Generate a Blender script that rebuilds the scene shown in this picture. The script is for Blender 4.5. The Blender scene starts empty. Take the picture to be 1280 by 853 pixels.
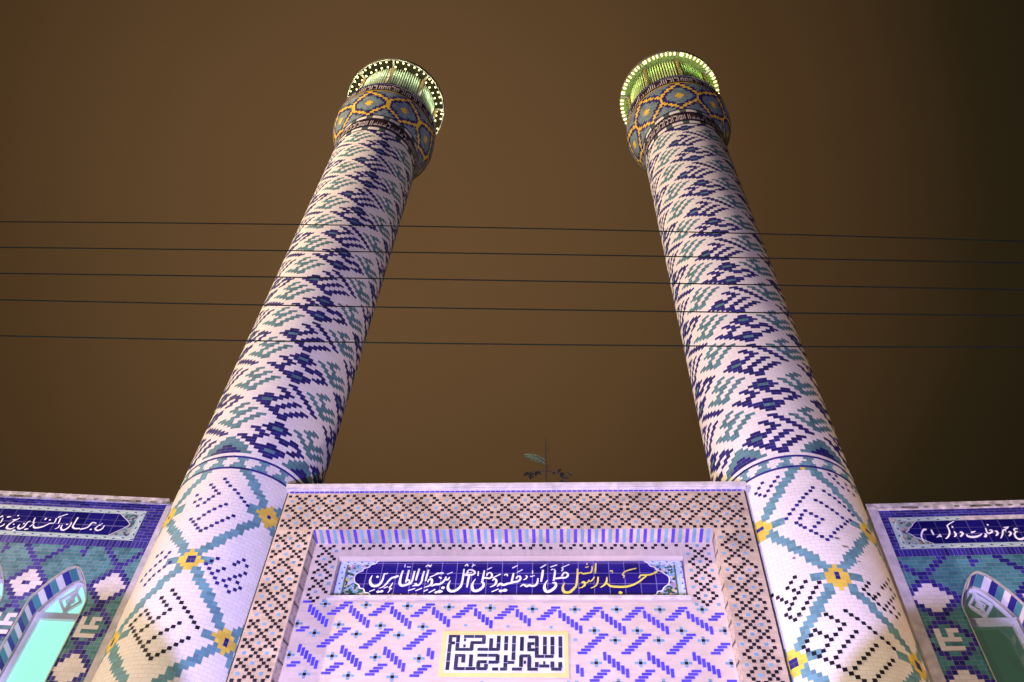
import bpy, math, random
import numpy as np
from mathutils import Vector, Matrix
rnd = random.Random(7)
sc = bpy.context.scene
# ------------------------------------------------------------------ camera
def make_camera():
    p, r, y, f = math.radians(55.865), math.radians(3.397), math.radians(-5.007), 1200.0
    fw = Vector((math.sin(y)*math.cos(p), math.cos(y)*math.cos(p), math.sin(p)))
    rt = Vector((math.cos(y), -math.sin(y), 0.0)); up = rt.cross(fw)
    rt2 = math.cos(r)*rt + math.sin(r)*up; up2 = -math.sin(r)*rt + math.cos(r)*up
    cd = bpy.data.cameras.new('camera'); co = bpy.data.objects.new('camera', cd); sc.collection.objects.link(co)
    m = Matrix((rt2, up2, -fw)).transposed().to_4x4(); m.translation = Vector((0, 0, 1.6)); co.matrix_world = m
    cd.sensor_width = 36.0; cd.lens = f/1280*36.0; cd.clip_end = 2000; cd.clip_start = .05
    sc.camera = co
make_camera()
# ------------------------------------------------------------------ night sky: city glow on haze, brighter to the left
w = bpy.data.worlds.new('World'); sc.world = w; w.use_nodes = True
nt = w.node_tree; nt.nodes.clear()
tc = nt.nodes.new('ShaderNodeTexCoord')
dotn = nt.nodes.new('ShaderNodeVectorMath'); dotn.operation = 'DOT_PRODUCT'
gl = Vector((-.16, .44, .88)).normalized(); dotn.inputs[1].default_value = gl
rmp = nt.nodes.new('ShaderNodeValToRGB')
e = rmp.color_ramp.elements
e[0].position = .74; e[0].color = (.008, .0068, .0028, 1)
e[1].position = 1.0; e[1].color = (.128, .068, .027, 1)
for ps, cl in ((.84, (.022, .0145, .0058, 1)), (.93, (.072, .037, .0145, 1)), (.975, (.108, .058, .023, 1))):
    q = e.new(ps); q.color = cl
bg = nt.nodes.new('ShaderNodeBackground'); bg.inputs[1].default_value = 1.0
ow = nt.nodes.new('ShaderNodeOutputWorld')
nz = nt.nodes.new('ShaderNodeTexNoise'); nz.inputs['Scale'].default_value = 2.4; nz.inputs['Detail'].default_value = 4
mr = nt.nodes.new('ShaderNodeMapRange'); mr.inputs['To Min'].default_value = -.02; mr.inputs['To Max'].default_value = .02
ad = nt.nodes.new('ShaderNodeMath'); ad.operation = 'ADD'
L = nt.links.new
L(tc.outputs['Generated'], dotn.inputs[0]); L(tc.outputs['Generated'], nz.inputs['Vector'])
L(nz.outputs['Fac'], mr.inputs['Value']); L(dotn.outputs['Value'], ad.inputs[0]); L(mr.outputs['Result'], ad.inputs[1])
L(ad.outputs[0], rmp.inputs[0]); L(rmp.outputs[0], bg.inputs[0]); L(bg.outputs[0], ow.inputs[0])
# ------------------------------------------------------------------ floodlights and street lighting of the square, plus an added fill
def lamp(name, typ, loc, color, power, target=None, spot=None, size=.15, blend=.3):
    d = bpy.data.lights.new(name, typ); d.color = color; d.energy = power; d.shadow_soft_size = size
    o = bpy.data.objects.new(name, d); sc.collection.objects.link(o); o.location = loc
    if typ == 'SPOT':
        d.spot_size = math.radians(spot); d.spot_blend = blend
        o.rotation_euler = (Vector(target)-Vector(loc)).to_track_quat('-Z', 'Y').to_euler()
    return o
FLOOD = Vector((-1.6, 2.6, .7))
lamp('floodlight', 'POINT', FLOOD, (.50, .43, 1.0), 21500, size=.06)
lamp('fill_light', 'POINT', (-2.6, 1.0, 1.4), (1.0, .84, .66), 6000, size=.3)  # unseen warm fill, added to brighten the recessed field
lamp('square_light_west', 'POINT', (-36, -4, 38), (1.0, .76, .50), 104000, size=.5)
lamp('sodium_light_east', 'SPOT', (17, 9, 4), (1.0, .66, .38), 6500, (5.5, 13.6, 20), 60, size=.3, blend=.5)
vs = sc.view_settings; vs.view_transform = 'Standard'; vs.look = 'None'; vs.exposure = 0; vs.gamma = 1; vs.use_curve_mapping = False
sc.cycles.use_denoising = True; sc.cycles.max_bounces = 5; sc.cycles.diffuse_bounces = 2
sc.cycles.sample_clamp_indirect = 4.0
# ------------------------------------------------------------------ traced lettering (metres: along the wall, height, stroke width)
SIGN_W = [[(-3.526,13.852,0.014),(-3.548,13.769,0.036),(-3.542,13.693,0.055),(-3.508,13.626,0.065),(-3.452,13.596,0.069),(-3.39,13.611,0.065),(-3.346,13.663,0.055),(-3.318,13.753,0.041),(-3.31,13.859,0.032),(-3.304,13.898,0.036)],[(-3.305,13.905,0.036),(-3.273,13.882,0.026),(-3.245,13.913,0.032)],[(-3.449,13.814,0.009),(-3.424,13.817,0.067),(-3.396,13.82,0.009)],[(-3.523,13.463,0.023),(-3.428,13.514,0.026)],[(-3.033,13.844,0.049),(-3.093,13.806,0.058),(-3.149,13.791,0.051),(-3.198,13.723,0.043),(-3.243,13.633,0.038),(-3.292,13.573,0.026),(-3.345,13.541,0.012)],[(-3.271,13.544,0.02),(-3.195,13.581,0.023)],[(-3.392,13.455,0.012),(-3.365,13.458,0.067),(-3.328,13.461,0.043),(-3.291,13.47,0.067),(-3.26,13.473,0.012)],[(-3.116,13.678,0.012),(-3.14,13.603,0.029),(-3.162,13.551,0.038),(-3.112,13.526,0.035)],[(-3.146,13.521,0.029),(-3.157,13.477,0.023),(-3.179,13.429,0.014)],[(-2.964,13.969,0.038),(-2.983,13.859,0.046),(-2.99,13.738,0.052),(-2.984,13.648,0.061),(-2.938,13.6,0.058),(-2.871,13.618,0.058),(-2.822,13.644,0.055),(-2.774,13.677,0.052)],[(-2.855,13.981,0.041),(-2.864,13.843,0.043),(-2.878,13.677,0.038)],[(-2.88,13.692,0.029),(-2.84,13.741,0.035),(-2.808,13.695,0.032),(-2.839,13.64,0.029)],[(-2.747,13.958,0.041),(-2.755,13.813,0.043),(-2.77,13.692,0.041),(-2.803,13.633,0.043)],[(-2.665,14.015,0.041),(-2.681,13.874,0.046),(-2.698,13.725,0.035)],[(-2.9,14.043,0.023),(-2.888,14.059,0.029),(-2.866,14.049,0.02),(-2.832,14.059,0.029)],[(-2.943,14.121,0.014),(-2.942,14.046,0.026)],[(-2.564,13.953,0.041),(-2.581,13.813,0.043),(-2.59,13.692,0.043),(-2.628,13.617,0.041),(-2.685,13.607,0.043),(-2.748,13.588,0.017)],[(-2.712,13.64,0.043),(-2.666,13.644,0.043)],[(-2.486,13.984,0.038),(-2.502,13.843,0.041),(-2.516,13.704,0.029)],[(-2.548,14.05,0.02),(-2.528,14.081,0.032),(-2.494,14.092,0.041),(-2.466,14.058,0.032),(-2.443,14.112,0.02)],[(-2.808,13.481,0.026),(-2.687,13.532,0.026)],[(-2.675,13.474,0.026),(-2.562,13.539,0.026)],[(-2.524,13.459,0.026),(-2.449,13.506,0.026)],[(-2.471,13.677,0.026),(-2.454,13.737,0.041),(-2.411,13.752,0.046),(-2.394,13.692,0.052),(-2.407,13.617,0.049),(-2.46,13.58,0.035),(-2.527,13.555,0.014)],[(-2.448,13.794,0.026),(-2.339,13.861,0.026)],[(-2.516,13.459,0.023),(-2.45,13.509,0.026)],[(-2.427,13.43,0.026),(-2.313,13.509,0.029)],[(-2.393,13.577,0.017),(-2.326,13.622,0.055),(-2.258,13.629,0.052),(-2.193,13.677,0.049),(-2.154,13.752,0.043),(-2.146,13.812,0.026)],[(-2.153,13.744,0.043),(-2.106,13.737,0.041),(-2.075,13.8,0.023)],[(-2.339,13.861,0.029),(-2.312,13.885,0.061),(-2.272,13.891,0.043),(-2.223,13.896,0.067),(-2.19,13.891,0.014)],[(-2.275,13.805,0.029),(-2.225,13.764,0.041)],[(-2.129,13.865,0.026),(-2.03,13.921,0.026)],[(-2.208,13.528,0.014),(-2.175,13.543,0.081),(-2.142,13.555,0.014)],[(-2.325,13.433,0.014),(-2.296,13.433,0.067),(-2.263,13.448,0.049),(-2.224,13.455,0.087),(-2.173,13.455,0.02)],[(-2.053,13.719,0.012),(-2.084,13.617,0.041),(-2.082,13.528,0.061),(-2.037,13.466,0.069),(-1.968,13.466,0.069),(-1.903,13.51,0.061),(-1.852,13.587,0.052),(-1.832,13.706,0.043),(-1.825,13.842,0.043),(-1.823,13.998,0.032)],[(-1.813,13.839,0.038),(-1.759,13.884,0.052),(-1.739,13.964,0.032),(-1.683,13.971,0.043),(-1.625,13.933,0.049),(-1.619,13.887,0.043),(-1.664,13.854,0.046),(-1.727,13.848,0.049),(-1.796,13.839,0.035)],[(-1.725,13.895,0.023),(-1.668,13.91,0.023)],[(-1.813,14.064,0.02),(-1.775,14.108,0.038),(-1.754,14.056,0.017)],[(-1.682,14.044,0.023),(-1.65,14.084,0.029),(-1.615,14.084,0.02)],[(-1.646,14.118,0.02),(-1.668,14.095,0.02)],[(-1.717,13.827,0.046),(-1.728,13.691,0.049),(-1.737,13.547,0.029)],[(-1.591,13.754,0.012),(-1.633,13.661,0.038),(-1.645,13.572,0.058),(-1.616,13.481,0.069),(-1.558,13.466,0.069),(-1.492,13.503,0.064),(-1.441,13.572,0.058),(-1.443,13.654,0.049),(-1.481,13.669,0.038)],[(-1.441,13.959,0.035),(-1.453,13.826,0.043),(-1.464,13.706,0.043),(-1.478,13.661,0.032)],[(-1.473,13.763,0.038),(-1.404,13.775,0.046),(-1.334,13.763,0.043),(-1.293,13.818,0.043),(-1.316,13.894,0.038),(-1.37,13.887,0.035),(-1.39,13.826,0.029)],[(-1.55,13.933,0.026),(-1.553,13.823,0.032)],[(-1.392,13.975,0.029),(-1.301,14.028,0.029)],[(-1.279,13.706,0.02),(-1.247,13.751,0.041),(-1.207,13.706,0.049),(-1.218,13.631,0.052),(-1.256,13.587,0.038),(-1.318,13.554,0.017)],[(-1.277,13.769,0.026),(-1.135,13.868,0.029)],[(-1.283,13.437,0.026),(-1.159,13.509,0.026)],[(-1.187,13.569,0.02),(-1.133,13.631,0.058),(-1.074,13.598,0.058)],[(-1.187,13.56,0.017),(-1.13,13.628,0.055),(-1.072,13.601,0.061),(-1.004,13.631,0.055),(-0.936,13.649,0.052),(-0.88,13.672,0.055),(-0.812,13.687,0.052),(-0.767,13.743,0.046),(-0.778,13.81,0.041),(-0.824,13.798,0.038),(-0.845,13.75,0.029)],[(-0.896,13.889,0.035),(-0.912,13.765,0.046),(-0.93,13.643,0.043)],[(-0.925,14.005,0.029),(-0.826,14.073,0.029)],[(-0.835,13.898,0.026),(-0.73,13.973,0.026)],[(-1.07,13.829,0.02),(-1.024,13.859,0.035),(-1.003,13.808,0.02)],[(-1.219,13.808,0.026),(-1.133,13.859,0.026)],[(-1.151,13.447,0.014),(-1.123,13.457,0.081),(-1.078,13.466,0.049),(-1.033,13.476,0.084),(-0.996,13.476,0.017)],[(-0.768,13.554,0.014),(-0.707,13.608,0.043),(-0.649,13.569,0.061),(-0.604,13.591,0.055),(-0.546,13.576,0.058),(-0.49,13.591,0.052),(-0.454,13.66,0.043),(-0.444,13.762,0.029)],[(-0.709,13.72,0.02),(-0.664,13.75,0.032),(-0.645,13.802,0.032),(-0.677,13.822,0.02)],[(-0.587,13.81,0.02),(-0.561,13.798,0.026),(-0.539,13.813,0.02),(-0.502,13.82,0.023)],[(-0.544,13.954,0.023),(-0.545,13.867,0.026)],[(-0.353,13.964,0.046),(-0.368,13.81,0.052),(-0.386,13.672,0.032)],[(-0.402,14.004,0.029),(-0.296,14.092,0.032)],[(-0.266,13.717,0.014),(-0.313,13.616,0.041),(-0.324,13.527,0.061),(-0.296,13.451,0.069),(-0.239,13.444,0.069),(-0.171,13.495,0.067),(-0.118,13.571,0.058),(-0.123,13.645,0.046),(-0.177,13.645,0.035)],[(-0.128,13.949,0.038),(-0.142,13.809,0.046),(-0.157,13.693,0.041)],[(-0.15,13.746,0.041),(-0.079,13.754,0.046),(-0.01,13.769,0.052),(0.058,13.769,0.043),(0.107,13.824,0.043),(0.083,13.888,0.038),(0.034,13.882,0.035),(-0.01,13.806,0.032)],[(-0.205,13.953,0.023),(-0.176,13.976,0.029),(-0.159,13.961,0.02),(-0.128,13.976,0.026)],[(-0.217,14.025,0.029),(-0.092,14.081,0.029)],[(-0.015,13.923,0.023),(0.017,13.976,0.029),(-0.008,14.007,0.026)],[(-0.008,14.007,0.026),(0.14,14.096,0.02)]]
SIGN_Y = [[(0.048,13.677,0.014),(0.011,13.586,0.041),(0.015,13.495,0.061),(0.054,13.444,0.067),(0.122,13.444,0.067),(0.173,13.483,0.064)],[(0.171,13.487,0.064),(0.213,13.538,0.056),(0.252,13.601,0.045),(0.273,13.765,0.041),(0.286,14.011,0.034)],[(0.287,13.867,0.03),(0.333,13.912,0.034),(0.392,13.888,0.041),(0.452,13.898,0.041),(0.528,13.918,0.038),(0.556,14.001,0.03),(0.556,14.075,0.023)],[(0.427,14.045,0.023),(0.454,14.041,0.026),(0.472,14.055,0.023),(0.498,14.057,0.019)],[(0.463,14.155,0.019),(0.466,14.101,0.023)],[(0.629,14.145,0.034),(0.618,14.001,0.038),(0.607,13.886,0.026)],[(0.294,13.54,0.015),(0.361,13.563,0.026),(0.41,13.62,0.045),(0.394,13.688,0.045),(0.353,13.664,0.03)],[(0.4,13.649,0.034),(0.468,13.684,0.026),(0.489,13.736,0.023),(0.503,13.703,0.026),(0.536,13.716,0.026),(0.594,13.808,0.019)],[(0.661,13.808,0.034),(0.645,13.687,0.034),(0.605,13.591,0.03),(0.515,13.54,0.015)],[(0.818,13.807,0.019),(0.809,13.706,0.041),(0.776,13.629,0.045),(0.688,13.553,0.019)],[(0.814,13.664,0.019),(0.869,13.591,0.049),(0.986,13.572,0.056),(1.132,13.572,0.056),(1.267,13.61,0.049),(1.39,13.686,0.041),(1.486,13.779,0.038),(1.541,13.826,0.026)],[(1.397,13.774,0.019),(1.446,13.842,0.038),(1.566,13.851,0.041),(1.641,13.871,0.038),(1.72,13.916,0.053),(1.748,13.949,0.034)],[(1.373,14.013,0.026),(1.248,13.976,0.034),(1.155,13.93,0.034),(1.109,13.862,0.03),(1.137,13.826,0.023),(1.112,13.78,0.015)],[(0.875,13.937,0.023),(0.921,13.955,0.034),(0.925,13.897,0.019)],[(1.007,13.424,0.015),(1.043,13.43,0.094),(1.083,13.435,0.015)]]
SIGN_G = [[(-3.236,13.346,0.02),(-3.208,13.306,0.02)],[(-3.182,13.367,0.023),(-3.15,13.382,0.029),(-3.115,13.376,0.023)],[(-3.097,13.414,0.02),(-3.086,13.35,0.02)],[(-3.043,13.4,0.02),(-3.028,13.344,0.02)],[(-3.0,13.375,0.023),(-2.972,13.35,0.023)],[(-2.939,13.414,0.02),(-2.916,13.365,0.02)],[(-2.901,13.314,0.012),(-2.856,13.367,0.017),(-2.802,13.344,0.023),(-2.738,13.382,0.017),(-2.685,13.414,0.014)],[(-2.666,13.35,0.014),(-2.652,13.426,0.014)]]
SIGN_S = [[(1.041,13.271,0.009),(1.101,13.308,0.015),(1.143,13.29,0.015),(1.204,13.327,0.015)],[(1.172,13.28,0.011),(1.245,13.299,0.015),(1.288,13.29,0.015),(1.348,13.317,0.011)],[(1.258,13.271,0.011),(1.338,13.28,0.011)]]
CART_L = [(-3.4,14.232),(-3.467,14.201),(-3.517,14.138),(-3.595,14.107),(-3.622,14.052),(-3.723,14.014),(-3.726,13.96),(-3.802,13.921),(-3.844,13.86),(-3.852,13.769),(-3.819,13.678),(-3.738,13.611),(-3.717,13.551),(-3.637,13.522),(-3.602,13.448),(-3.529,13.426),(-3.479,13.36),(-3.42,13.312)]
CART_R = [(1.526,14.189),(1.597,14.139),(1.629,14.074),(1.708,14.038),(1.74,13.975),(1.818,13.939),(1.879,13.88),(1.94,13.821),(1.95,13.734),(1.922,13.638),(1.833,13.552),(1.797,13.486),(1.715,13.458),(1.68,13.392),(1.605,13.364),(1.564,13.308),(1.494,13.256)]
KUFIC = [(-1.952,12.389,-1.926,11.667),(-1.973,12.363,-1.789,12.358),(-1.805,12.389,-1.807,12.062),(-1.941,12.217,-1.845,12.215),(-1.834,12.085,-1.532,12.081),(-1.558,12.237,-1.556,12.063),(-1.58,12.225,-1.336,12.221),(-1.357,12.378,-1.354,12.198),(-1.709,12.351,-1.334,12.35),(-1.704,12.278,-1.657,12.278),(-1.706,12.155,-1.656,12.155),(-1.226,12.32,-1.227,12.069),(-1.1,12.372,-1.097,12.064),(-1.456,12.084,-1.072,12.083),(-0.967,12.367,-0.966,12.06),(-0.828,12.372,-0.837,11.866),(-0.929,11.82,-0.805,11.819),(-0.963,11.974,-0.964,11.661),(-1.052,11.689,-0.939,11.687),(-1.185,11.688,-1.073,11.687),(-0.693,12.349,-0.697,12.05),(-0.587,12.34,-0.41,12.333),(-0.433,12.35,-0.443,11.919),(-0.596,12.202,-0.47,12.198),(-0.567,12.221,-0.57,12.05),(-0.593,12.075,-0.464,12.071),(-0.299,12.35,-0.301,11.98),(-0.169,12.35,-0.173,11.976),(-0.463,11.944,-0.143,11.936),(-0.032,12.358,-0.035,11.914),(-1.833,11.955,-1.652,11.953),(-1.811,11.966,-1.792,11.668),(-1.677,11.976,-1.687,11.808),(-1.554,11.981,-1.551,11.729),(-1.816,11.692,-1.455,11.689),(-1.448,11.958,-1.081,11.957),(-1.101,11.973,-1.101,11.804),(-1.251,11.819,-1.075,11.82),(-1.44,11.827,-1.272,11.826),(-1.422,11.841,-1.419,11.681),(-1.287,11.792,-1.292,11.681),(-1.438,11.689,-1.263,11.688),(-0.722,11.947,-0.534,11.943),(-0.698,11.961,-0.702,11.724),(-0.56,11.948,-0.563,11.702),(-0.593,11.682,-0.409,11.681),(-0.853,11.683,-0.673,11.682),(-0.657,11.817,-0.607,11.817),(-0.431,11.831,-0.437,11.718),(-0.395,11.745,-0.214,11.741),(-0.33,11.807,-0.282,11.807),(-0.17,11.841,-0.175,11.704),(-0.039,11.831,-0.042,11.704),(-0.194,11.682,-0.011,11.68)]
LTXT = [[(-3.216,15.29,0.032),(-3.168,15.328,0.039)],[(-3.143,15.27,0.021),(-3.129,15.186,0.028),(-3.139,15.13,0.025)],[(-3.091,15.029,0.028),(-3.048,15.069,0.032),(-3.036,15.119,0.018)],[(-2.924,15.221,0.036),(-2.895,15.233,0.05),(-2.858,15.236,0.036),(-2.812,15.29,0.018)],[(-2.887,15.347,0.018),(-2.875,15.353,0.05),(-2.861,15.363,0.018)],[(-2.866,15.225,0.025),(-2.927,15.133,0.032),(-2.953,15.041,0.043),(-2.921,14.988,0.043),(-2.832,14.985,0.032),(-2.794,15.043,0.018)],[(-2.801,14.93,0.018),(-2.774,14.946,0.06),(-2.743,14.955,0.018)],[(-2.863,15.099,0.014),(-2.85,15.108,0.043),(-2.837,15.118,0.014)],[(-3.075,15.292,0.025),(-3.051,15.304,0.043),(-3.027,15.306,0.032),(-2.998,15.318,0.025)],[(-2.729,15.12,0.018),(-2.732,15.038,0.039),(-2.68,14.995,0.046),(-2.621,15.042,0.036),(-2.607,15.15,0.028),(-2.587,15.204,0.021),(-2.556,15.21,0.018)],[(-2.672,15.132,0.014),(-2.656,15.138,0.046),(-2.64,15.145,0.014)],[(-2.581,14.982,0.021),(-2.56,14.99,0.046),(-2.509,15.004,0.021)],[(-2.507,15.311,0.025),(-2.491,15.172,0.028)],[(-2.51,15.056,0.018),(-2.478,15.115,0.028),(-2.461,15.195,0.021)],[(-2.453,15.117,0.018),(-2.414,15.05,0.046),(-2.345,15.042,0.046),(-2.26,15.077,0.043),(-2.2,15.128,0.032),(-2.152,15.176,0.028),(-2.078,15.193,0.028),(-2.073,15.255,0.028),(-2.083,15.328,0.028)],[(-2.065,15.34,0.025),(-2.034,15.372,0.028),(-1.907,15.456,0.025)],[(-2.291,15.262,0.025),(-2.285,15.321,0.046)],[(-2.208,15.26,0.018),(-2.19,15.269,0.05),(-2.17,15.275,0.018)],[(-2.0,15.343,0.032),(-1.984,15.182,0.025)],[(-1.937,15.15,0.021),(-1.938,15.072,0.028),(-1.989,15.031,0.014)],[(-1.888,15.153,0.018),(-1.878,15.059,0.039),(-1.819,15.007,0.046),(-1.752,15.063,0.036),(-1.727,15.155,0.028),(-1.738,15.242,0.021)],[(-1.817,15.158,0.014),(-1.801,15.168,0.046),(-1.783,15.174,0.014)],[(-1.663,15.374,0.036),(-1.668,15.194,0.032),(-1.66,15.107,0.039),(-1.596,15.065,0.043),(-1.505,15.074,0.039)],[(-1.499,15.056,0.035),(-1.451,15.065,0.041),(-1.366,15.113,0.035),(-1.335,15.215,0.035),(-1.309,15.255,0.029),(-1.236,15.23,0.029)],[(-1.3,15.06,0.023),(-1.28,15.061,0.047),(-1.262,15.068,0.023)],[(-1.106,15.245,0.018),(-1.177,15.159,0.023),(-1.198,15.081,0.041),(-1.131,15.042,0.041),(-1.067,15.089,0.035),(-1.054,15.19,0.023)],[(-1.164,15.177,0.018),(-1.15,15.184,0.041),(-1.136,15.191,0.018)]]
RTXT = [[(0.886,15.01,0.025),(0.933,15.048,0.061),(0.978,15.051,0.046)],[(0.911,15.034,0.041),(0.866,14.973,0.036),(0.831,14.889,0.031),(0.822,14.804,0.025),(0.832,14.714,0.02)],[(1.061,15.041,0.031),(1.061,14.967,0.041),(1.063,14.901,0.031)],[(1.192,14.918,0.031),(1.151,14.873,0.036),(1.101,14.836,0.025)],[(1.148,14.866,0.031),(1.199,14.862,0.051)],[(1.247,14.797,0.02),(1.312,14.848,0.036),(1.379,14.968,0.036),(1.388,15.137,0.031)],[(1.388,15.137,0.031),(1.463,15.194,0.025),(1.554,15.247,0.02)],[(1.46,15.107,0.02),(1.475,15.099,0.056),(1.49,15.088,0.02)],[(1.463,14.978,0.031),(1.474,14.916,0.046),(1.445,14.856,0.036),(1.415,14.845,0.02)],[(1.561,14.943,0.031),(1.597,14.961,0.046),(1.6,14.907,0.046),(1.534,14.841,0.036)],[(1.67,14.897,0.025),(1.675,14.848,0.056),(1.736,14.824,0.061),(1.824,14.831,0.056),(1.905,14.865,0.036),(1.951,14.905,0.02)],[(1.764,14.943,0.025),(1.782,14.945,0.051),(1.816,14.954,0.036),(1.86,14.972,0.025)],[(1.962,14.831,0.036),(1.993,14.83,0.056),(2.02,14.886,0.041),(2.0,14.898,0.031)],[(2.072,15.048,0.031),(2.059,14.933,0.036),(2.085,14.908,0.041),(2.156,14.947,0.046),(2.16,14.996,0.031),(2.111,14.98,0.025)],[(2.122,15.129,0.02),(2.139,15.128,0.056),(2.16,15.127,0.02)],[(2.21,14.953,0.031),(2.242,14.959,0.041),(2.238,14.89,0.046),(2.185,14.839,0.025)],[(2.248,14.769,0.02),(2.322,14.875,0.036),(2.367,14.972,0.036),(2.432,15.006,0.031),(2.507,15.066,0.025)],[(2.401,14.971,0.031),(2.409,14.946,0.036)],[(2.403,15.044,0.025),(2.495,15.059,0.025)],[(2.446,14.92,0.025),(2.478,14.931,0.041),(2.474,14.878,0.041),(2.413,14.821,0.025)],[(2.645,14.999,0.025),(2.607,15.013,0.036),(2.571,14.977,0.036),(2.585,14.932,0.031),(2.625,14.938,0.02)],[(2.585,14.932,0.031),(2.539,14.868,0.041),(2.534,14.779,0.051),(2.584,14.734,0.061),(2.668,14.76,0.051),(2.727,14.813,0.036)]]
DOTR_B = [(4.5,14.81),(1.87,14.72),(-1.94,14.64),(-5.19,14.55),(-8.4,14.46),(-11.33,14.38),(-14.75,14.29),(-18.24,14.2),(-21.64,14.11),(12.64,14.75),(16.34,14.67),(20.02,14.61),(23.11,14.53),(26.63,14.46),(29.85,14.39),(32.36,14.31),(27.81,14.13),(21.2,13.97),(17.0,13.87),(13.23,13.79),(9.74,13.69),(6.18,13.59),(2.76,13.51),(3.58,14.48),(7.24,14.42),(10.68,14.34),(14.16,14.27),(17.3,14.2),(20.82,14.12),(24.23,14.06),(-0.46,13.58),(-3.83,13.66),(-6.86,13.73),(-10.54,13.82),(-13.01,13.89),(-15.32,13.96),(-11.81,14.05),(-9.92,14.13),(-6.53,14.22),(-3.06,14.14),(0.11,14.07),(3.97,14.0),(0.26,13.91),(-3.39,13.82),(-19.05,15.18),(-22.4,15.09),(-25.95,15.0),(-29.09,14.91),(-32.63,14.82),(-31.97,15.16),(-35.61,15.07),(-39.15,14.98),(-36.32,14.9),(22.88,15.28),(26.08,15.19),(29.03,15.11),(32.52,15.03),(38.76,15.04),(45.19,15.03),(29.65,15.31),(38.49,15.2),(47.19,15.28),(52.74,15.26)]
DOTR_K = [(-49.53,12.73),(-46.66,12.65),(-42.71,12.55),(-40.15,12.47),(-37.37,12.38),(-33.72,12.3),(-27.01,12.8),(-30.56,12.72),(-34.0,12.64),(-20.74,12.65),(-24.21,12.56),(-27.47,12.47),(-30.92,12.39),(-36.41,12.23),(-39.83,12.15),(-37.32,12.07),(-34.56,11.99),(-30.89,12.06),(-27.03,12.14),(-23.66,12.23),(-20.74,12.31),(-17.9,12.4),(-14.9,12.49),(-11.97,12.58),(-30.01,12.55),(-0.48,11.97),(2.32,11.89),(5.61,11.82),(8.93,11.74),(12.03,11.66),(15.0,11.58),(18.81,11.5),(22.39,11.43),(25.61,11.35),(-13.76,11.93),(-10.99,11.86),(-7.76,11.78),(-4.31,11.71),(-7.8,11.62),(-11.46,11.53),(-15.13,11.45),(-18.5,11.36),(-21.84,11.28),(-25.3,11.2),(-23.48,11.68),(-20.97,11.61),(-17.53,11.52),(-26.84,11.61),(-30.32,11.53),(-33.64,11.45),(-31.47,11.37),(-28.06,11.28),(-21.89,11.12),(-18.82,11.04),(-15.58,10.96),(-12.23,10.89),(-9.11,10.81),(-5.96,10.74),(-2.74,10.67),(1.95,11.56),(-1.54,11.47),(-5.17,11.38),(-8.63,11.3),(-12.06,11.21),(-15.44,11.12),(12.47,11.33),(8.85,11.24),(5.0,11.15),(1.47,11.07),(-2.33,10.99),(-5.94,10.9),(21.1,11.1),(17.57,11.01),(14.03,10.93),(10.32,10.84),(7.06,10.76),(3.84,10.68),(23.7,12.64),(20.8,12.55),(17.67,12.46),(20.44,12.38),(23.23,12.31),(26.04,12.22),(29.77,12.15),(29.56,12.46),(25.48,12.37),(33.26,12.25),(37.38,12.36),(41.6,12.47),(46.29,12.59),(52.65,12.75),(36.08,12.67),(40.09,12.77),(44.66,12.88),(51.1,13.06),(47.89,12.8),(41.64,12.32),(35.79,12.16),(40.79,12.12),(46.49,12.26)]
DOTL_B = [(-9.04,15.0),(-5.64,14.91),(-2.66,14.82),(0.76,14.74),(-2.91,14.66),(-5.67,14.59),(-7.98,14.51),(0.88,15.14),(3.85,15.05),(7.27,14.96),(11.92,14.87),(15.51,14.79),(19.07,14.7),(22.43,14.62),(25.79,14.55),(9.6,14.47),(5.99,14.41),(2.26,14.33),(-1.16,14.26),(-4.1,14.18),(-7.1,14.09),(-10.95,14.03),(18.33,14.22),(15.01,14.14),(11.67,14.06),(8.33,13.99),(5.22,13.91),(1.75,13.84),(-1.57,13.78),(-14.05,14.11),(-7.68,13.94),(-4.76,13.85),(-18.13,14.77),(-13.45,14.63),(-12.9,14.45),(-17.51,14.58),(18.77,13.18),(15.29,13.1),(12.24,13.02),(15.57,12.93),(18.71,12.84),(21.91,12.76),(24.63,12.67),(25.59,13.0),(22.14,12.92),(31.76,13.16),(33.95,13.24),(37.24,13.33),(40.88,13.24),(41.63,13.08),(38.47,12.99),(35.14,12.92),(31.99,12.83),(28.36,12.76),(31.33,12.67),(34.66,12.58),(38.35,12.67),(41.6,12.75),(38.35,12.83),(-16.33,13.08),(-19.8,13.0),(-23.25,12.93),(-27.34,12.87),(-30.33,12.8),(-33.18,12.72),(-42.26,12.93),(-39.13,13.02),(-34.9,13.07),(-30.61,13.13),(-27.01,13.19),(-22.98,13.25),(-34.02,13.39),(-29.77,13.42),(-20.91,13.34)]
DOTL_K = [(-4.26,12.41),(-1.04,12.32),(2.44,12.24),(5.87,12.15),(9.27,12.05),(12.62,11.98),(16.13,11.89),(19.25,11.8),(22.7,11.72),(-10.3,12.26),(-7.11,12.17),(-3.96,12.09),(-0.31,12.0),(-3.27,11.92),(-6.21,11.84),(-9.23,11.76),(-12.31,11.69),(-15.57,11.62),(-19.3,12.04),(-16.09,11.95),(-12.89,11.85),(-22.57,11.97),(-25.68,11.89),(-28.67,11.82),(-25.43,11.73),(-22.11,11.64),(-18.77,11.54),(-15.67,11.46),(-12.57,11.37),(-8.96,11.28),(-5.72,11.2),(-2.37,11.11),(0.44,11.04),(3.84,11.11),(6.92,11.18),(9.91,11.25),(13.22,11.33),(16.11,11.41),(19.39,11.49),(9.95,11.74),(6.83,11.66),(3.52,11.59),(0.03,11.52),(-3.24,11.44),(-6.11,11.36)]

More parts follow.
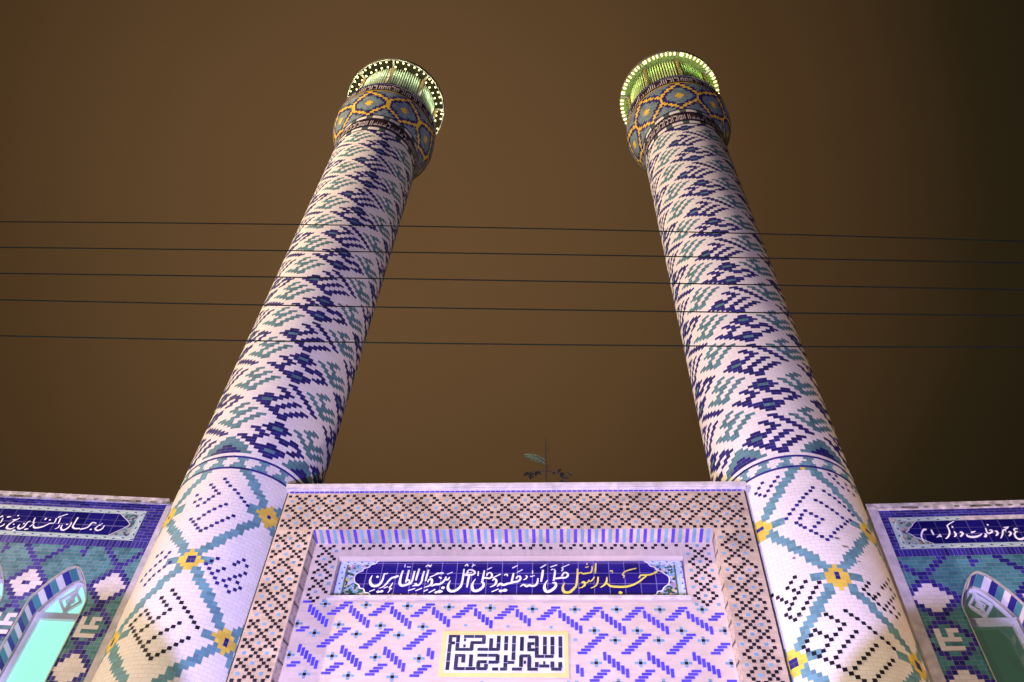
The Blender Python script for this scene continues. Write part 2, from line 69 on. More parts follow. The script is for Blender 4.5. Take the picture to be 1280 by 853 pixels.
# ------------------------------------------------------------------ materials
MATS = {}
def nodes(name):
    m = bpy.data.materials.new(name); m.use_nodes = True; t = m.node_tree; b = t.nodes['Principled BSDF']; return m, t, b
def tile(name, rgb, rough=.3, var=.12, joint=(.42, .39, .36), jw=.0035, dirt=.18, spec=.2):
    """glazed or plain brick: every piece a little different, pale joints, faint weather stains"""
    if name in MATS: return MATS[name]
    m, t, b = nodes(name); n = t.nodes; l = t.links.new
    at = n.new('ShaderNodeAttribute'); at.attribute_name = 'rnd'; at.attribute_type = 'GEOMETRY'
    uv = n.new('ShaderNodeUVMap'); uv.uv_map = 'uv'; wh = n.new('ShaderNodeUVMap'); wh.uv_map = 'wh'
    sub = n.new('ShaderNodeVectorMath'); sub.operation = 'SUBTRACT'; l(wh.outputs[0], sub.inputs[0]); l(uv.outputs[0], sub.inputs[1])
    mn = n.new('ShaderNodeVectorMath'); mn.operation = 'MINIMUM'; l(uv.outputs[0], mn.inputs[0]); l(sub.outputs[0], mn.inputs[1])
    sx = n.new('ShaderNodeSeparateXYZ'); l(mn.outputs[0], sx.inputs[0])
    m2 = n.new('ShaderNodeMath'); m2.operation = 'MINIMUM'; l(sx.outputs[0], m2.inputs[0]); l(sx.outputs[1], m2.inputs[1])
    lt = n.new('ShaderNodeMath'); lt.operation = 'LESS_THAN'; l(m2.outputs[0], lt.inputs[0]); lt.inputs[1].default_value = jw
    # tint variation
    vr = n.new('ShaderNodeMapRange'); l(at.outputs['Fac'], vr.inputs['Value']); vr.inputs['To Min'].default_value = 1-var; vr.inputs['To Max'].default_value = 1+var
    no = n.new('ShaderNodeTexNoise'); no.inputs['Scale'].default_value = 1.1; no.inputs['Detail'].default_value = 5; no.inputs['Roughness'].default_value = .65
    ge = n.new('ShaderNodeNewGeometry'); l(ge.outputs['Position'], no.inputs['Vector'])
    dr = n.new('ShaderNodeMapRange'); l(no.outputs['Fac'], dr.inputs['Value']); dr.inputs['From Min'].default_value = .35; dr.inputs['From Max'].default_value = .7
    dr.inputs['To Min'].default_value = 1.0; dr.inputs['To Max'].default_value = 1-dirt
    mu = n.new('ShaderNodeMath'); mu.operation = 'MULTIPLY'; l(vr.outputs[0], mu.inputs[0]); l(dr.outputs[0], mu.inputs[1])
    mx = n.new('ShaderNodeMix'); mx.data_type = 'RGBA'; l(lt.outputs[0], mx.inputs['Factor']); mx.inputs[6].default_value = (*rgb, 1); mx.inputs[7].default_value = (*joint, 1)
    sc_ = n.new('ShaderNodeVectorMath'); sc_.operation = 'SCALE'; l(mx.outputs[2], sc_.inputs[0]); l(mu.outputs[0], sc_.inputs['Scale'])
    l(sc_.outputs[0], b.inputs['Base Color'])
    rr = n.new('ShaderNodeMapRange'); l(at.outputs['Fac'], rr.inputs['Value']); rr.inputs['To Min'].default_value = rough*1.1; rr.inputs['To Max'].default_value = min(1, rough*1.5)
    l(rr.outputs[0], b.inputs['Roughness']); b.inputs['Specular IOR Level'].default_value = spec
    # pieces never sit perfectly flat: fine ripple of the glaze
    bn = n.new('ShaderNodeTexNoise'); bn.inputs['Scale'].default_value = 14; l(ge.outputs['Position'], bn.inputs['Vector'])
    bp = n.new('ShaderNodeBump'); bp.inputs['Strength'].default_value = .25; bp.inputs['Distance'].default_value = .01; l(bn.outputs['Fac'], bp.inputs['Height']); l(bp.outputs[0], b.inputs['Normal'])
    MATS[name] = m; return m
def plain(name, rgb, rough=.6, metal=0., emit=None, es=0., noise=.15, nscale=6., spec=.4):
    if name in MATS: return MATS[name]
    m, t, b = nodes(name); n = t.nodes; l = t.links.new
    ge = n.new('ShaderNodeNewGeometry'); no = n.new('ShaderNodeTexNoise'); no.inputs['Scale'].default_value = nscale; no.inputs['Detail'].default_value = 6; l(ge.outputs['Position'], no.inputs['Vector'])
    r = n.new('ShaderNodeMapRange'); l(no.outputs['Fac'], r.inputs['Value']); r.inputs['From Min'].default_value = .3; r.inputs['From Max'].default_value = .7; r.inputs['To Min'].default_value = 1-noise; r.inputs['To Max'].default_value = 1+noise*.5
    s = n.new('ShaderNodeVectorMath'); s.operation = 'SCALE'; s.inputs[0].default_value = rgb; l(r.outputs[0], s.inputs['Scale']); l(s.outputs[0], b.inputs['Base Color'])
    b.inputs['Roughness'].default_value = rough; b.inputs['Metallic'].default_value = metal; b.inputs['Specular IOR Level'].default_value = spec
    if emit: b.inputs['Emission Color'].default_value = (*emit, 1); b.inputs['Emission Strength'].default_value = es
    MATS[name] = m; return m
WHITE = tile('white_brick', (.72, .68, .67), .55, .035, joint=(.55, .5, .48), dirt=.06, spec=.1)
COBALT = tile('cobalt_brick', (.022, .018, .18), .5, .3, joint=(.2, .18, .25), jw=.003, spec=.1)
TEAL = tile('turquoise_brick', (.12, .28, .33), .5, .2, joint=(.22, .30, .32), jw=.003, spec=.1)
STEAL = tile('shaft_turquoise_brick', (.085, .20, .235), .5, .2, joint=(.2, .25, .25), jw=.003, spec=.1)  # darker copy of the drum turquoise: the shaft's weaker light put into the colour
SCOB = tile('shaft_cobalt_brick', (.018, .015, .145), .5, .3, joint=(.15, .14, .2), jw=.003, spec=.1)  # darker copy of the cobalt: warm light up the shaft put into the colour
BLACK = tile('black_brick', (.012, .011, .022), .5, .3, joint=(.02, .02, .03), jw=.001, spec=.1)
YELLOW = tile('yellow_brick', (.72, .52, .07), .5, .15, joint=(.5, .4, .2), jw=.002, spec=.1)
CREAM = tile('cream_brick', (.63, .49, .345), .5, .1, joint=(.50, .41, .35), jw=.003, dirt=.42)
CREAM2 = tile('pale_cream_brick', (.64, .53, .45), .5, .06, joint=(.6, .5, .46), jw=.003, dirt=.14)
SKY = tile('light_blue_brick', (.17, .37, .54), .3, .15, joint=(.3, .4, .5), jw=.002)
VIOLET = tile('violet_blue_brick', (.085, .065, .62), .3, .18, joint=(.3, .28, .5), jw=.002)
WTEAL = tile('wing_turquoise_brick', (.055, .20, .235), .25, .22, joint=(.24, .26, .26), jw=.004, dirt=.35)
WBLUE = tile('wing_cobalt_brick', (.028, .022, .22), .22, .3, joint=(.2, .19, .26), jw=.004, dirt=.25)
WWHITE = tile('wing_white_brick', (.66, .60, .63), .3, .07, joint=(.5, .47, .48), jw=.004)
NAVY = tile('navy_glazed_tile', (.020, .012, .16), .12, .3, joint=(.22, .18, .40), jw=.006, dirt=.1)
NAVYD = tile('deep_navy_glazed_tile', (.008, .006, .10), .12, .3, joint=(.10, .09, .2), jw=.006, dirt=.1)
GREY = tile('grey_turquoise_brick', (.15, .22, .25), .35, .2, joint=(.2, .2, .2), jw=.003)
GOLD = tile('ochre_brick', (.75, .47, .05), .3, .15, joint=(.4, .3, .1), jw=.002)
DBLUE = tile('dark_blue_brick', (.022, .020, .12), .3, .25, joint=(.1, .1, .15), jw=.002)
DGREEN = tile('dark_green_brick', (.075, .115, .10), .4, .2, joint=(.1, .1, .1), jw=.002)
PLUM = tile('plum_glazed_tile', (.035, .018, .030), .2, .3, joint=(.05, .04, .05), jw=.002)
STONE = plain('pale_stone', (.66, .62, .61), .7, noise=.3, nscale=5)
STONE2 = plain('worn_stone', (.50, .45, .43), .8, noise=.55, nscale=7)
PLASTER = plain('pilaster_render', (.42, .38, .42), .75, noise=.25)
LETTER = plain('white_glaze', (.85, .83, .86), .3, noise=.04)
LETTERY = plain('yellow_glaze', (.80, .68, .10), .3, noise=.05)
PALE = plain('pale_lettering_glaze', (.62, .56, .60), .35, noise=.1)
def floral(name, cols, scale, rough=.25):
    m, t, b = nodes(name); n = t.nodes; l = t.links.new
    ge = n.new('ShaderNodeNewGeometry'); v = n.new('ShaderNodeTexVoronoi'); v.inputs['Scale'].default_value = scale; v.inputs['Randomness'].default_value = 1
    l(ge.outputs['Position'], v.inputs['Vector'])
    sp = n.new('ShaderNodeSeparateColor'); l(v.outputs['Color'], sp.inputs[0])
    r = n.new('ShaderNodeValToRGB'); r.color_ramp.interpolation = 'CONSTANT'; el = r.color_ramp.elements
    for i, (p, c) in enumerate(cols):
        if i < 2: el[i].position = p; el[i].color = (*c, 1)
        else: q = el.new(p); q.color = (*c, 1)
    l(sp.outputs[0], r.inputs[0]); l(r.outputs[0], b.inputs['Base Color']); b.inputs['Roughness'].default_value = rough
    return m
FLORAL = floral('floral_faience', [(0, (.03, .10, .05)), (.18, (.25, .45, .62)), (.42, (.62, .60, .68)), (.60, (.45, .25, .42)), (.70, (.62, .50, .22)), (.80, (.10, .32, .36)), (.92, (.04, .05, .25))], 22)
FLORALD = floral('aged_floral_faience', [(0, (.05, .10, .07)), (.2, (.22, .32, .32)), (.45, (.34, .30, .28)), (.65, (.30, .16, .16)), (.78, (.08, .20, .22)), (.9, (.04, .04, .16))], 20)
def border_mat(name, base, mark, mark2, per):
    """running leaf border: marks repeat along the length (uv x in metres)"""
    m, t, b = nodes(name); n = t.nodes; l = t.links.new
    uv = n.new('ShaderNodeUVMap'); uv.uv_map = 'uv'; sx = n.new('ShaderNodeSeparateXYZ'); l(uv.outputs[0], sx.inputs[0])
    def M(op, a, bb=None):
        q = n.new('ShaderNodeMath'); q.operation = op
        for i, x in enumerate((a, bb)):
            if x is None: continue
            if isinstance(x, (int, float)): q.inputs[i].default_value = x
            else: l(x, q.inputs[i])
        return q.outputs[0]
    sn = M('SINE', M('MULTIPLY', sx.outputs[0], 2*math.pi/per))
    cs = M('SINE', M('MULTIPLY', sx.outputs[0], 4*math.pi/per))
    yy = M('SUBTRACT', M('MULTIPLY', sx.outputs[1], 22.0), 1.1)
    k1 = M('LESS_THAN', M('ABSOLUTE', M('SUBTRACT', yy, M('MULTIPLY', sn, .55))), .28)
    k2 = M('GREATER_THAN', M('SUBTRACT', cs, M('MULTIPLY', M('ABSOLUTE', yy), .9)), .35)
    a = n.new('ShaderNodeMix'); a.data_type = 'RGBA'; l(k2, a.inputs['Factor']); a.inputs[6].default_value = (*base, 1); a.inputs[7].default_value = (*mark2, 1)
    c = n.new('ShaderNodeMix'); c.data_type = 'RGBA'; l(k1, c.inputs['Factor']); l(a.outputs[2], c.inputs[6]); c.inputs[7].default_value = (*mark, 1)
    l(c.outputs[2], b.inputs['Base Color']); b.inputs['Roughness'].default_value = .25
    return m
BORDER = border_mat('light_blue_leaf_border', (.45, .58, .75), (.62, .68, .78), (.10, .15, .50), .26)
BORDERG = border_mat('pale_green_leaf_border', (.34, .46, .42), (.50, .56, .50), (.05, .10, .22), .36)
BORDERD = border_mat('dark_green_border', (.10, .16, .08), (.30, .30, .16), (.02, .05, .04), .2)
# ------------------------------------------------------------------ geometry helpers
class TM:
    """collects quads that become ONE mesh object"""
    def __init__(s): s.v = []; s.f = []; s.m = []; s.uv = []; s.wh = []; s.r = []; s.mats = []; s.ix = {}
    def mi(s, m):
        if m.name not in s.ix: s.ix[m.name] = len(s.mats); s.mats.append(m)
        return s.ix[m.name]
    def quad(s, a, b, c, d, m, w=None, h=None, r=None, u0=0., v0=0.):
        i = len(s.v); s.v += [a, b, c, d]; s.f.append((i, i+1, i+2, i+3)); s.m.append(s.mi(m))
        if w is None: w = math.dist(a, b); h = math.dist(b, c)
        s.uv += [(u0, v0), (u0+w, v0), (u0+w, v0+h), (u0, v0+h)]; s.wh += [(w, h)]*4; s.r.append(rnd.random() if r is None else r)
    def poly(s, pts, m):
        i = len(s.v); s.v += list(pts); s.f.append(tuple(range(i, i+len(pts)))); s.m.append(s.mi(m))
        s.uv += [(p[0], p[2]) for p in pts]; s.wh += [(99, 99)]*len(pts); s.r.append(rnd.random())
    def box(s, lo, hi, m):
        (x0, y0, z0), (x1, y1, z1) = lo, hi
        P = lambda x, y, z: (x, y, z)
        s.quad(P(x0,y0,z0), P(x1,y0,z0), P(x1,y0,z1), P(x0,y0,z1), m)
        s.quad(P(x1,y1,z0), P(x0,y1,z0), P(x0,y1,z1), P(x1,y1,z1), m)
        s.quad(P(x0,y1,z0), P(x0,y0,z0), P(x0,y0,z1), P(x0,y1,z1), m)
        s.quad(P(x1,y0,z0), P(x1,y1,z0), P(x1,y1,z1), P(x1,y0,z1), m)
        s.quad(P(x0,y0,z1), P(x1,y0,z1), P(x1,y1,z1), P(x0,y1,z1), m)
        s.quad(P(x0,y1,z0), P(x1,y1,z0), P(x1,y0,z0), P(x0,y0,z0), m)
    def tube(s, pts, rad, m, n=8, cap=True):
        rings = []
        for k, p in enumerate(pts):
            p = Vector(p); a = Vector(pts[max(0, k-1)]); b = Vector(pts[min(len(pts)-1, k+1)]); t = (b-a).normalized()
            u = t.orthogonal().normalized(); v = t.cross(u); r = rad[k] if isinstance(rad, (list, tuple)) else rad
            if k and rings:  # keep frames aligned
                q = Vector(rings[-1][0])-Vector(pts[k-1]); q = q-t*q.dot(t)
                if q.length > 1e-6: u = q.normalized(); v = t.cross(u)
            rings.append([tuple(p+r*(math.cos(2*math.pi*i/n)*u+math.sin(2*math.pi*i/n)*v)) for i in range(n)])
        for a, b in zip(rings, rings[1:]):
            for i in range(n): s.quad(a[i], a[(i+1) % n], b[(i+1) % n], b[i], m)
        if cap: s.poly(rings[0][::-1], m); s.poly(rings[-1], m)
    def build(s, name, parent=None, off=None, smooth=False):
        me = bpy.data.meshes.new(name); V = s.v
        if off: V = [(x-off[0], y-off[1], z-off[2]) for x, y, z in V]
        me.from_pydata(V, [], s.f)
        for m in s.mats: me.materials.append(m)
        me.polygons.foreach_set('material_index', s.m)
        for nm, dat in (('uv', s.uv), ('wh', s.wh)):
            lay = me.uv_layers.new(name=nm); lay.data.foreach_set('uv', np.array(dat, dtype=np.float32).ravel())
        at = me.attributes.new('rnd', 'FLOAT', 'FACE'); at.data.foreach_set('value', np.array(s.r, dtype=np.float32))
        if smooth: me.polygons.foreach_set('use_smooth', [True]*len(s.f))
        me.update(); o = bpy.data.objects.new(name, me); sc.collection.objects.link(o)
        if parent: o.parent = parent
        return o
def thing(name, label, cat, loc=(0, 0, 0), rz=0., group=None):
    o = bpy.data.objects.new(name, None); sc.collection.objects.link(o); o.location = loc; o.rotation_euler = (0, 0, rz)
    tag(o, label, cat, group); return o
def tag(o, label=None, cat=None, group=None, kind=None):
    if label: o['label'] = label
    if cat: o['category'] = cat
    if group: o['group'] = group
    if kind: o['kind'] = kind
    return o
def catmull(P, n=5):
    if len(P) < 3: return P
    out = []
    for i in range(len(P)-1):
        p0 = P[max(0, i-1)]; p1 = P[i]; p2 = P[i+1]; p3 = P[min(len(P)-1, i+2)]
        for k in range(n):
            t = k/n; out.append(tuple(.5*((2*b)+(-a+c)*t+(2*a-5*b+4*c-d)*t*t+(-a+3*b-3*c+d)*t**3) for a, b, c, d in zip(p0, p1, p2, p3)))
    out.append(P[-1]); return out
def stroke(tm, st, to3, m, lift):
    """one pen stroke as a raised ribbon; to3(u, z, lift) gives the point on the wall"""
    P = catmull(st); P = [(u, z, max(.006, w*.86)) for u, z, w in P]; Lp = []; Rp = []
    for k in range(len(P)):
        a = P[max(0, k-1)]; b = P[min(len(P)-1, k+1)]; dx, dz = b[0]-a[0], b[1]-a[1]; d = math.hypot(dx, dz) or 1
        nx, nz = -dz/d, dx/d; u, z, w_ = P[k]; Lp.append((u+nx*w_/2, z+nz*w_/2)); Rp.append((u-nx*w_/2, z-nz*w_/2))
    for k in range(len(P)-1):
        tm.quad(to3(*Rp[k], lift), to3(*Rp[k+1], lift), to3(*Lp[k+1], lift), to3(*Lp[k], lift), m)
def wall_grid(tm, x0, x1, z0, z1, bw, bh, col, Y=0., hole=None, par=0):
    """bricks in running bond on the plane y=Y; col(xc, zc, i, j) -> material; hole = list of (cx, halfwidth function)"""
    nj = round((z1-z0)/bh); hw = bw/2
    for j in range(nj):
        za = z0+(z1-z0)*j/nj; zb = z0+(z1-z0)*(j+1)/nj
        i0 = math.floor(x0/hw)-1; i1 = math.ceil(x1/hw)+1; i = i0 - ((i0+j+par) % 2)
        while i < i1:
            ca = col((i+.5)*hw, (za+zb)/2, i, j); cb = col((i+1.5)*hw, (za+zb)/2, i+1, j)
            segs = [(i*hw, (i+2)*hw, ca)] if ca is cb else [(i*hw, (i+1)*hw, ca), ((i+1)*hw, (i+2)*hw, cb)]
            for a, b, c in segs:
                a = max(a, x0); b = min(b, x1)
                if b-a < 1e-4 or c is None: continue
                parts = [((a, a), (b, b))]
                for cx, hf in (hole or ()):
                    la, lb, ra, rb = cx-hf(za), cx-hf(zb), cx+hf(za), cx+hf(zb)
                    new = []
                    for (p0, p1), (q0, q1) in parts:
                        if hf(za) <= 0 and hf(zb) <= 0: new.append(((p0, p1), (q0, q1))); continue
                        l0, l1 = min(q0, la), min(q1, lb)
                        if l0-p0 > 1e-4 or l1-p1 > 1e-4: new.append(((p0, p1), (max(l0, p0), max(l1, p1))))
                        r0, r1 = max(p0, ra), max(p1, rb)
                        if q0-r0 > 1e-4 or q1-r1 > 1e-4: new.append(((min(r0, q0), min(r1, q1)), (q0, q1)))
                    parts = new
                for (p0, p1), (q0, q1) in parts:
                    tm.quad((p0, Y, za), (q0, Y, za), (q1, Y, zb), (p1, Y, zb), c, max(q0-p0, q1-p1), zb-za)
            i += 2
def rect(tm, x0, x1, z0, z1, Y, m): tm.quad((x0, Y, z0), (x1, Y, z0), (x1, Y, z1), (x0, Y, z1), m)
# ------------------------------------------------------------------ the ground
g = TM(); N = 12; S_ = 150
for i in range(N):
    for j in range(N):
        g.quad((-S_+300*i/N, -S_+300*j/N, 0), (-S_+300*(i+1)/N, -S_+300*j/N, 0), (-S_+300*(i+1)/N, -S_+300*(j+1)/N, 0), (-S_+300*i/N, -S_+300*(j+1)/N, 0), plain('asphalt', (.06, .057, .055), .85, noise=.3, nscale=2))
tag(g.build('ground'), kind='structure')
# ------------------------------------------------------------------ minarets
WORD_C = {7: [(-1, 1)], 6: [(0, 2)], 5: [(1, 3), (-3, -1)], 4: [(2, 4), (-2, 0)], 3: [(3, 5), (-1, 1)], 2: [(4, 6), (-2, 0), (-5, -3)],
          1: [(5, 7), (-6, -1), (1, 3)], 0: [(-7, -5), (-3, -2), (0, 2)], -1: [(-6, -3), (-1, 1), (3, 5)], -2: [(-5, -3), (-2, 0), (2, 4)],
          -3: [(-4, -1), (1, 3)], -4: [(-3, -1), (0, 2)], -5: [(-2, 1)], -6: [(-1, 1)]}
WORD_A = {10: [(-1, 1)], 9: [(-2, 2)], 8: [(-3, -1), (1, 3)], 7: [(-2, 2)], 6: [(-1, 1), (3, 5)], 5: [(0, 6)], 4: [(1, 3)]}
WORD_B = {7: [(-5, -3)], 6: [(-4, -2)], 5: [(-3, -1)], 4: [(5, 7), (-7, -5), (-4, -2)], 3: [(4, 6), (-6, -3)], 2: [(-1, 1), (3, 5), (-5, -3)],
          1: [(-4, 3)], 0: [(-3, -1), (1, 3)], -1: [(-2, 2)], -2: [(-1, 1)]}
TEAL_1 = {0: [(-9, -7)], 1: [(-10, -7)], 2: [(-11, -9), (-8, -6)], 3: [(-12, -9), (-7, -5)], 4: [(-13, -11), (-10, -8), (-6, -4)], 5: [(-9, -7), (-5, -3)],
          6: [(-10, -6)], 7: [(-11, -9), (-7, -5)], 8: [(-10, -8)], 9: [(-9, -7)]}
TEAL_2 = {0: [(7, 9)], 1: [(6, 10)], 2: [(5, 8), (9, 11)], 3: [(4, 6), (7, 9), (10, 12)], 4: [(3, 5), (7, 10), (11, 13)], 5: [(6, 8), (9, 11)], 6: [(5, 7), (10, 12)], 7: [(6, 8)], 8: [(7, 9)]}
NC = 80; RH = .0859
def radius(z, grow): return 1.362 + grow*(z-16)
def ringpt(cx, cy, R, deg, z):
    a = math.radians(deg); return (cx+R*math.sin(a), cy-R*math.cos(a), z)
def cylgrid(tm, R, za, zb, n, col, par=0):
    """one course of n half bricks; R is a number or (bottom, top)"""
    Ra, Rb = R if isinstance(R, tuple) else (R, R); st = 360/n; i = par
    while i < n+par:
        ca, cb = col(i % n), col((i+1) % n)
        for a, b, c in ([(i, i+2, ca)] if ca is cb else [(i, i+1, ca), (i+1, i+2, cb)]):
            wd = (b-a)*st*math.pi/180*Ra
            p = [ringpt(0, 0, Ra, a*st, za), ringpt(0, 0, Ra, b*st, za), ringpt(0, 0, Rb, b*st, zb), ringpt(0, 0, Rb, a*st, zb)]
            if b-a == 2: # follow the curve with two facets sharing one brick
                q0, q1 = ringpt(0, 0, Ra, (a+1)*st, za), ringpt(0, 0, Rb, (a+1)*st, zb); r = rnd.random()
                tm.quad(p[0], q0, q1, p[3], c, wd, zb-za, r); tm.quad(q0, p[1], p[2], q1, c, wd, zb-za, r)
                for k, u in ((-2, (0, .5)), (-1, (.5, 1))):
                    o = len(tm.uv)+4*k; h = zb-za
                    tm.uv[o:o+4] = [(u[0]*wd, 0), (u[1]*wd, 0), (u[1]*wd, h), (u[0]*wd, h)]
            else: tm.quad(*p, c, wd, zb-za)
        i += 2
def pseudo_band(tm, z0, z1, R, n, seed):
    """white angular lettering running round an inscription band"""
    rr = random.Random(seed); h = z1-z0; d = 0.
    def bar(a0, a1, q0, q1):
        k = max(1, int((a1-a0)/3)); 
        for i in range(k):
            b0 = a0+(a1-a0)*i/k; b1 = a0+(a1-a0)*(i+1)/k
            tm.quad(ringpt(0, 0, R, b0, z0+h*q0), ringpt(0, 0, R, b1, z0+h*q0), ringpt(0, 0, R, b1, z0+h*q1), ringpt(0, 0, R, b0, z0+h*q1), PALE)
    while d < 356:
        t = rr.random()
        if t < .4: bar(d, d+.9, .12, rr.choice((.85, .92, .75))); d += 2.4
        elif t < .62: bar(d, d+5, .18, .28); bar(d+4.3, d+5.0, .28, .6); bar(d+1.8, d+2.5, .28, .48); d += 6.2
        elif t < .82: bar(d, d+3.4, .12, .24); bar(d, d+.9, .24, .60); bar(d, d+3.4, .60, .72); bar(d+2.5, d+3.4, .24, .60); d += 4.6
        else: bar(d, d+4.2, .68, .80); bar(d, d+.9, .80, .92); bar(d+3.3, d+4.2, .14, .68); bar(d+1.0, d+3.3, .14, .26); d += 5.4
MS = 1.03      # shaft drawn in courses of 86 mm; the built tower is 3 % larger
def minaret(label, cx, cy, grow, zr, zl, b_col, b_row, star_deg, star_z, dots_b, dots_k, bright, hex_off):
    root = thing('minaret', label, 'minaret', (cx, cy, -.048), 0, 'minarets flanking the portal')
    # --- plain foot, then the drum with its net of turquoise bands and yellow stars
    t = TM()
    R0 = radius(9, grow)
    for k in range(4): cylgrid(t, R0, 2.25*k, 2.25*k+2.25, 54, lambda i: WHITE, 0)
    nd = 108; rh = .0805; nrow = round((zl-9)/rh); rh = (zl-9)/nrow
    for j in range(nrow):
        za = 9+j*rh; zc = za+rh/2
        def col(i):
            th = (i+.5)*360/nd; th = (th+180) % 360-180
            du = (th-star_deg)/45.0; dv = (zc-star_z)/1.42
            # nearest star
            best = None
            iu = round(du)
            for su in (iu-1, iu, iu+1):
                for sv in range(math.floor(dv)-1, math.floor(dv)+3):
                    if (su+sv) % 2 == 0:
                        a = (du-su)*13.5; b_ = (dv-sv)*1.42/rh; q = abs(a)+abs(b_)
                        if best is None or q < best[0]: best = (q, a, b_)
            q, a, b_ = best
            if abs(a) < .75 and abs(b_) < .75: return COBALT
            if q <= 3.4 and not (abs(a) > 2.9): return YELLOW
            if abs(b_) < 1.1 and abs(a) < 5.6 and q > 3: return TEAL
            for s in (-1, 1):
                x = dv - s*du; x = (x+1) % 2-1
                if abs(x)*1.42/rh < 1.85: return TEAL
            return WHITE
        cylgrid(t, radius(zc, grow), za, za+rh, nd, col, j % 2)
    for lst, m in ((dots_b, COBALT), (dots_k, BLACK)):
        for rep in (0, 180):
            for th, z in lst:
                if rep and (abs(th) > 60): continue
                R = radius(z, grow)+.004; hw = math.degrees(.036/R); hh = .036
                t.quad(ringpt(0, 0, R, th-hw+rep, z-hh), ringpt(0, 0, R, th+hw+rep, z-hh), ringpt(0, 0, R, th+hw+rep, z+hh), ringpt(0, 0, R, th-hw+rep, z+hh), m)
    if bright:      # glaze knocked off a few bricks
        chip = plain('broken_glaze', (.20, .17, .15), .9, noise=.5, nscale=40)
        for th, z, w_, h_ in ((10.2, 13.56, .11, .05), (14.6, 13.39, .15, .04), (-30.5, 12.02, .10, .03), (22, 13.1, .07, .03), (-24, 13.2, .06, .05)):
            R = radius(z, grow)+.005; d = math.degrees(w_/2/R)
            t.poly([ringpt(0, 0, R, th-d, z), ringpt(0, 0, R, th-d*.3, z-h_*.6), ringpt(0, 0, R, th+d, z-h_*.4), ringpt(0, 0, R, th+d*.6, z+h_*.5), ringpt(0, 0, R, th-d*.5, z+h_*.4)], chip)
    t.build('drum', root)
    # --- patterned ring
    t = TM(); R = radius(zl, grow); n4 = 160
    cylgrid(t, R+.006, zl, zl+.055, 40, lambda i: COBALT)
    cylgrid(t, R+.006, zr-.055, zr, 40, lambda i: COBALT)
    hb = (zr-zl-.11)/4
    spans = {3: (2, 6), 2: (3, 5), 1: (1, 5), 0: (0, 6)}
    for k in range(4):
        a, b = spans[k]
        cylgrid(t, R, zl+.055+k*hb, zl+.055+(k+1)*hb, n4, lambda i: TEAL if a <= i % 8 < b and (k or i % 8 < 6) else WHITE)
    t.build('ring_band', root)
    # --- the shaft with its woven diagonal words
    z1 = 32.55; nr = round((z1-zr)/RH); rh = (z1-zr)/nr
    G = {}
    def put(word, r0, c0, m, mirror=False, lo=1, hi=None):
        hi = nr-1 if hi is None else hi
        if r0+min(word) < lo: return
        for r, sp in word.items():
            if r0+r > hi: continue
            for a, b in sp:
                if mirror: a, b = -b, -a
                for c in range(a, b): G[(r0+r, (c0+c) % NC)] = m
    def flower(r0, c0, cc, mirror=False):
        if not (0 < r0 < nr-1): return
        for c in (cc-1, cc):
            G[(r0, (c0+(-1-c if mirror else c)) % NC)] = STEAL
    for kc in range(5):
        c0 = b_col+16*kc
        for per in range(-2, 8):
            r = b_row+29*per+(15 if kc in (1, 4) else 0)
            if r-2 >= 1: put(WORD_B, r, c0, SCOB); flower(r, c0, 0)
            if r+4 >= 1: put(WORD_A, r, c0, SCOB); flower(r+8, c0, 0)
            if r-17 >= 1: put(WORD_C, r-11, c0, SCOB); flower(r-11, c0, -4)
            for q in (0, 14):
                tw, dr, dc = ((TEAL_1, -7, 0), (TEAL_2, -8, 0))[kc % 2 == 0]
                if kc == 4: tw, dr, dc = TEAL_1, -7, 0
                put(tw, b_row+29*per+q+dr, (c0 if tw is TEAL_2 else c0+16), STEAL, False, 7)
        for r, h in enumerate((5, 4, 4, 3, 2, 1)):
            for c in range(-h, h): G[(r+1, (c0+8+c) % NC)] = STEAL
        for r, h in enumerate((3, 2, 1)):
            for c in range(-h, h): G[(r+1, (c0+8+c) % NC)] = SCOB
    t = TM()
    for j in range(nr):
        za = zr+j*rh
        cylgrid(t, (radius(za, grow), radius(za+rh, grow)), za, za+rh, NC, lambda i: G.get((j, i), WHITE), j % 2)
    t.build('shaft', root)
    RT = radius(z1, grow)
    # --- lower inscription band between dashed rings
    t = TM()
    def dashes(z, R):
        cylgrid(t, R+.012, z, z+.05, 120, lambda i: DBLUE)
        cylgrid(t, R, z+.05, z+.30, 120, lambda i: WHITE if i % 8 < 5 else DGREEN)
        cylgrid(t, R+.012, z+.30, z+.35, 120, lambda i: DBLUE)
    dashes(z1, RT)
    cylgrid(t, RT, z1+.35, z1+1.05, 80, lambda i: PLUM)
    pseudo_band(t, z1+.38, z1+1.02, RT+.006, 60, 3)
    dashes(z1+1.05, RT)
    t.build('lower_inscription', root)
    zc0 = z1+1.40
    # --- flaring collar with gold honeycomb
    t = TM(); nh = 136; ncr = 15; zc1 = 35.22; Ra, Rb = RT+.02, 1.88
    for j in range(ncr):
        za = zc0+(zc1-zc0)*j/ncr; zb = zc0+(zc1-zc0)*(j+1)/ncr
        fr = lambda z: Ra+(Rb-Ra)*((z-zc0)/(zc1-zc0))**.9
        def col(i):
            P_ = 17; x = ((i+.5-hex_off*nh/360) % P_); u = min(x, P_-x); v = abs(j+.5-ncr*.5)
            H = 7.6; s_ = .62
            lim = H-s_*math.floor(u)
            if v <= lim:
                d = lim-v; side = 8.5-u
                if d < 1.5 or side < .8: return GOLD
                if d < 2.9 or side < 2.1: return DBLUE
                if (u < 2.1 and v < .6) or (u < 1.1 and v < 1.6): return GOLD
                return GREY
            d = v-lim
            if d < 1.2: return DBLUE
            return GREY
        cylgrid(t, (fr(za), fr(zb)), za, zb, nh, col, 0)
    cylgrid(t, (Rb+.012, Rb+.012), zc1, zc1+.06, 100, lambda i: GOLD)
    t.build('collar', root)
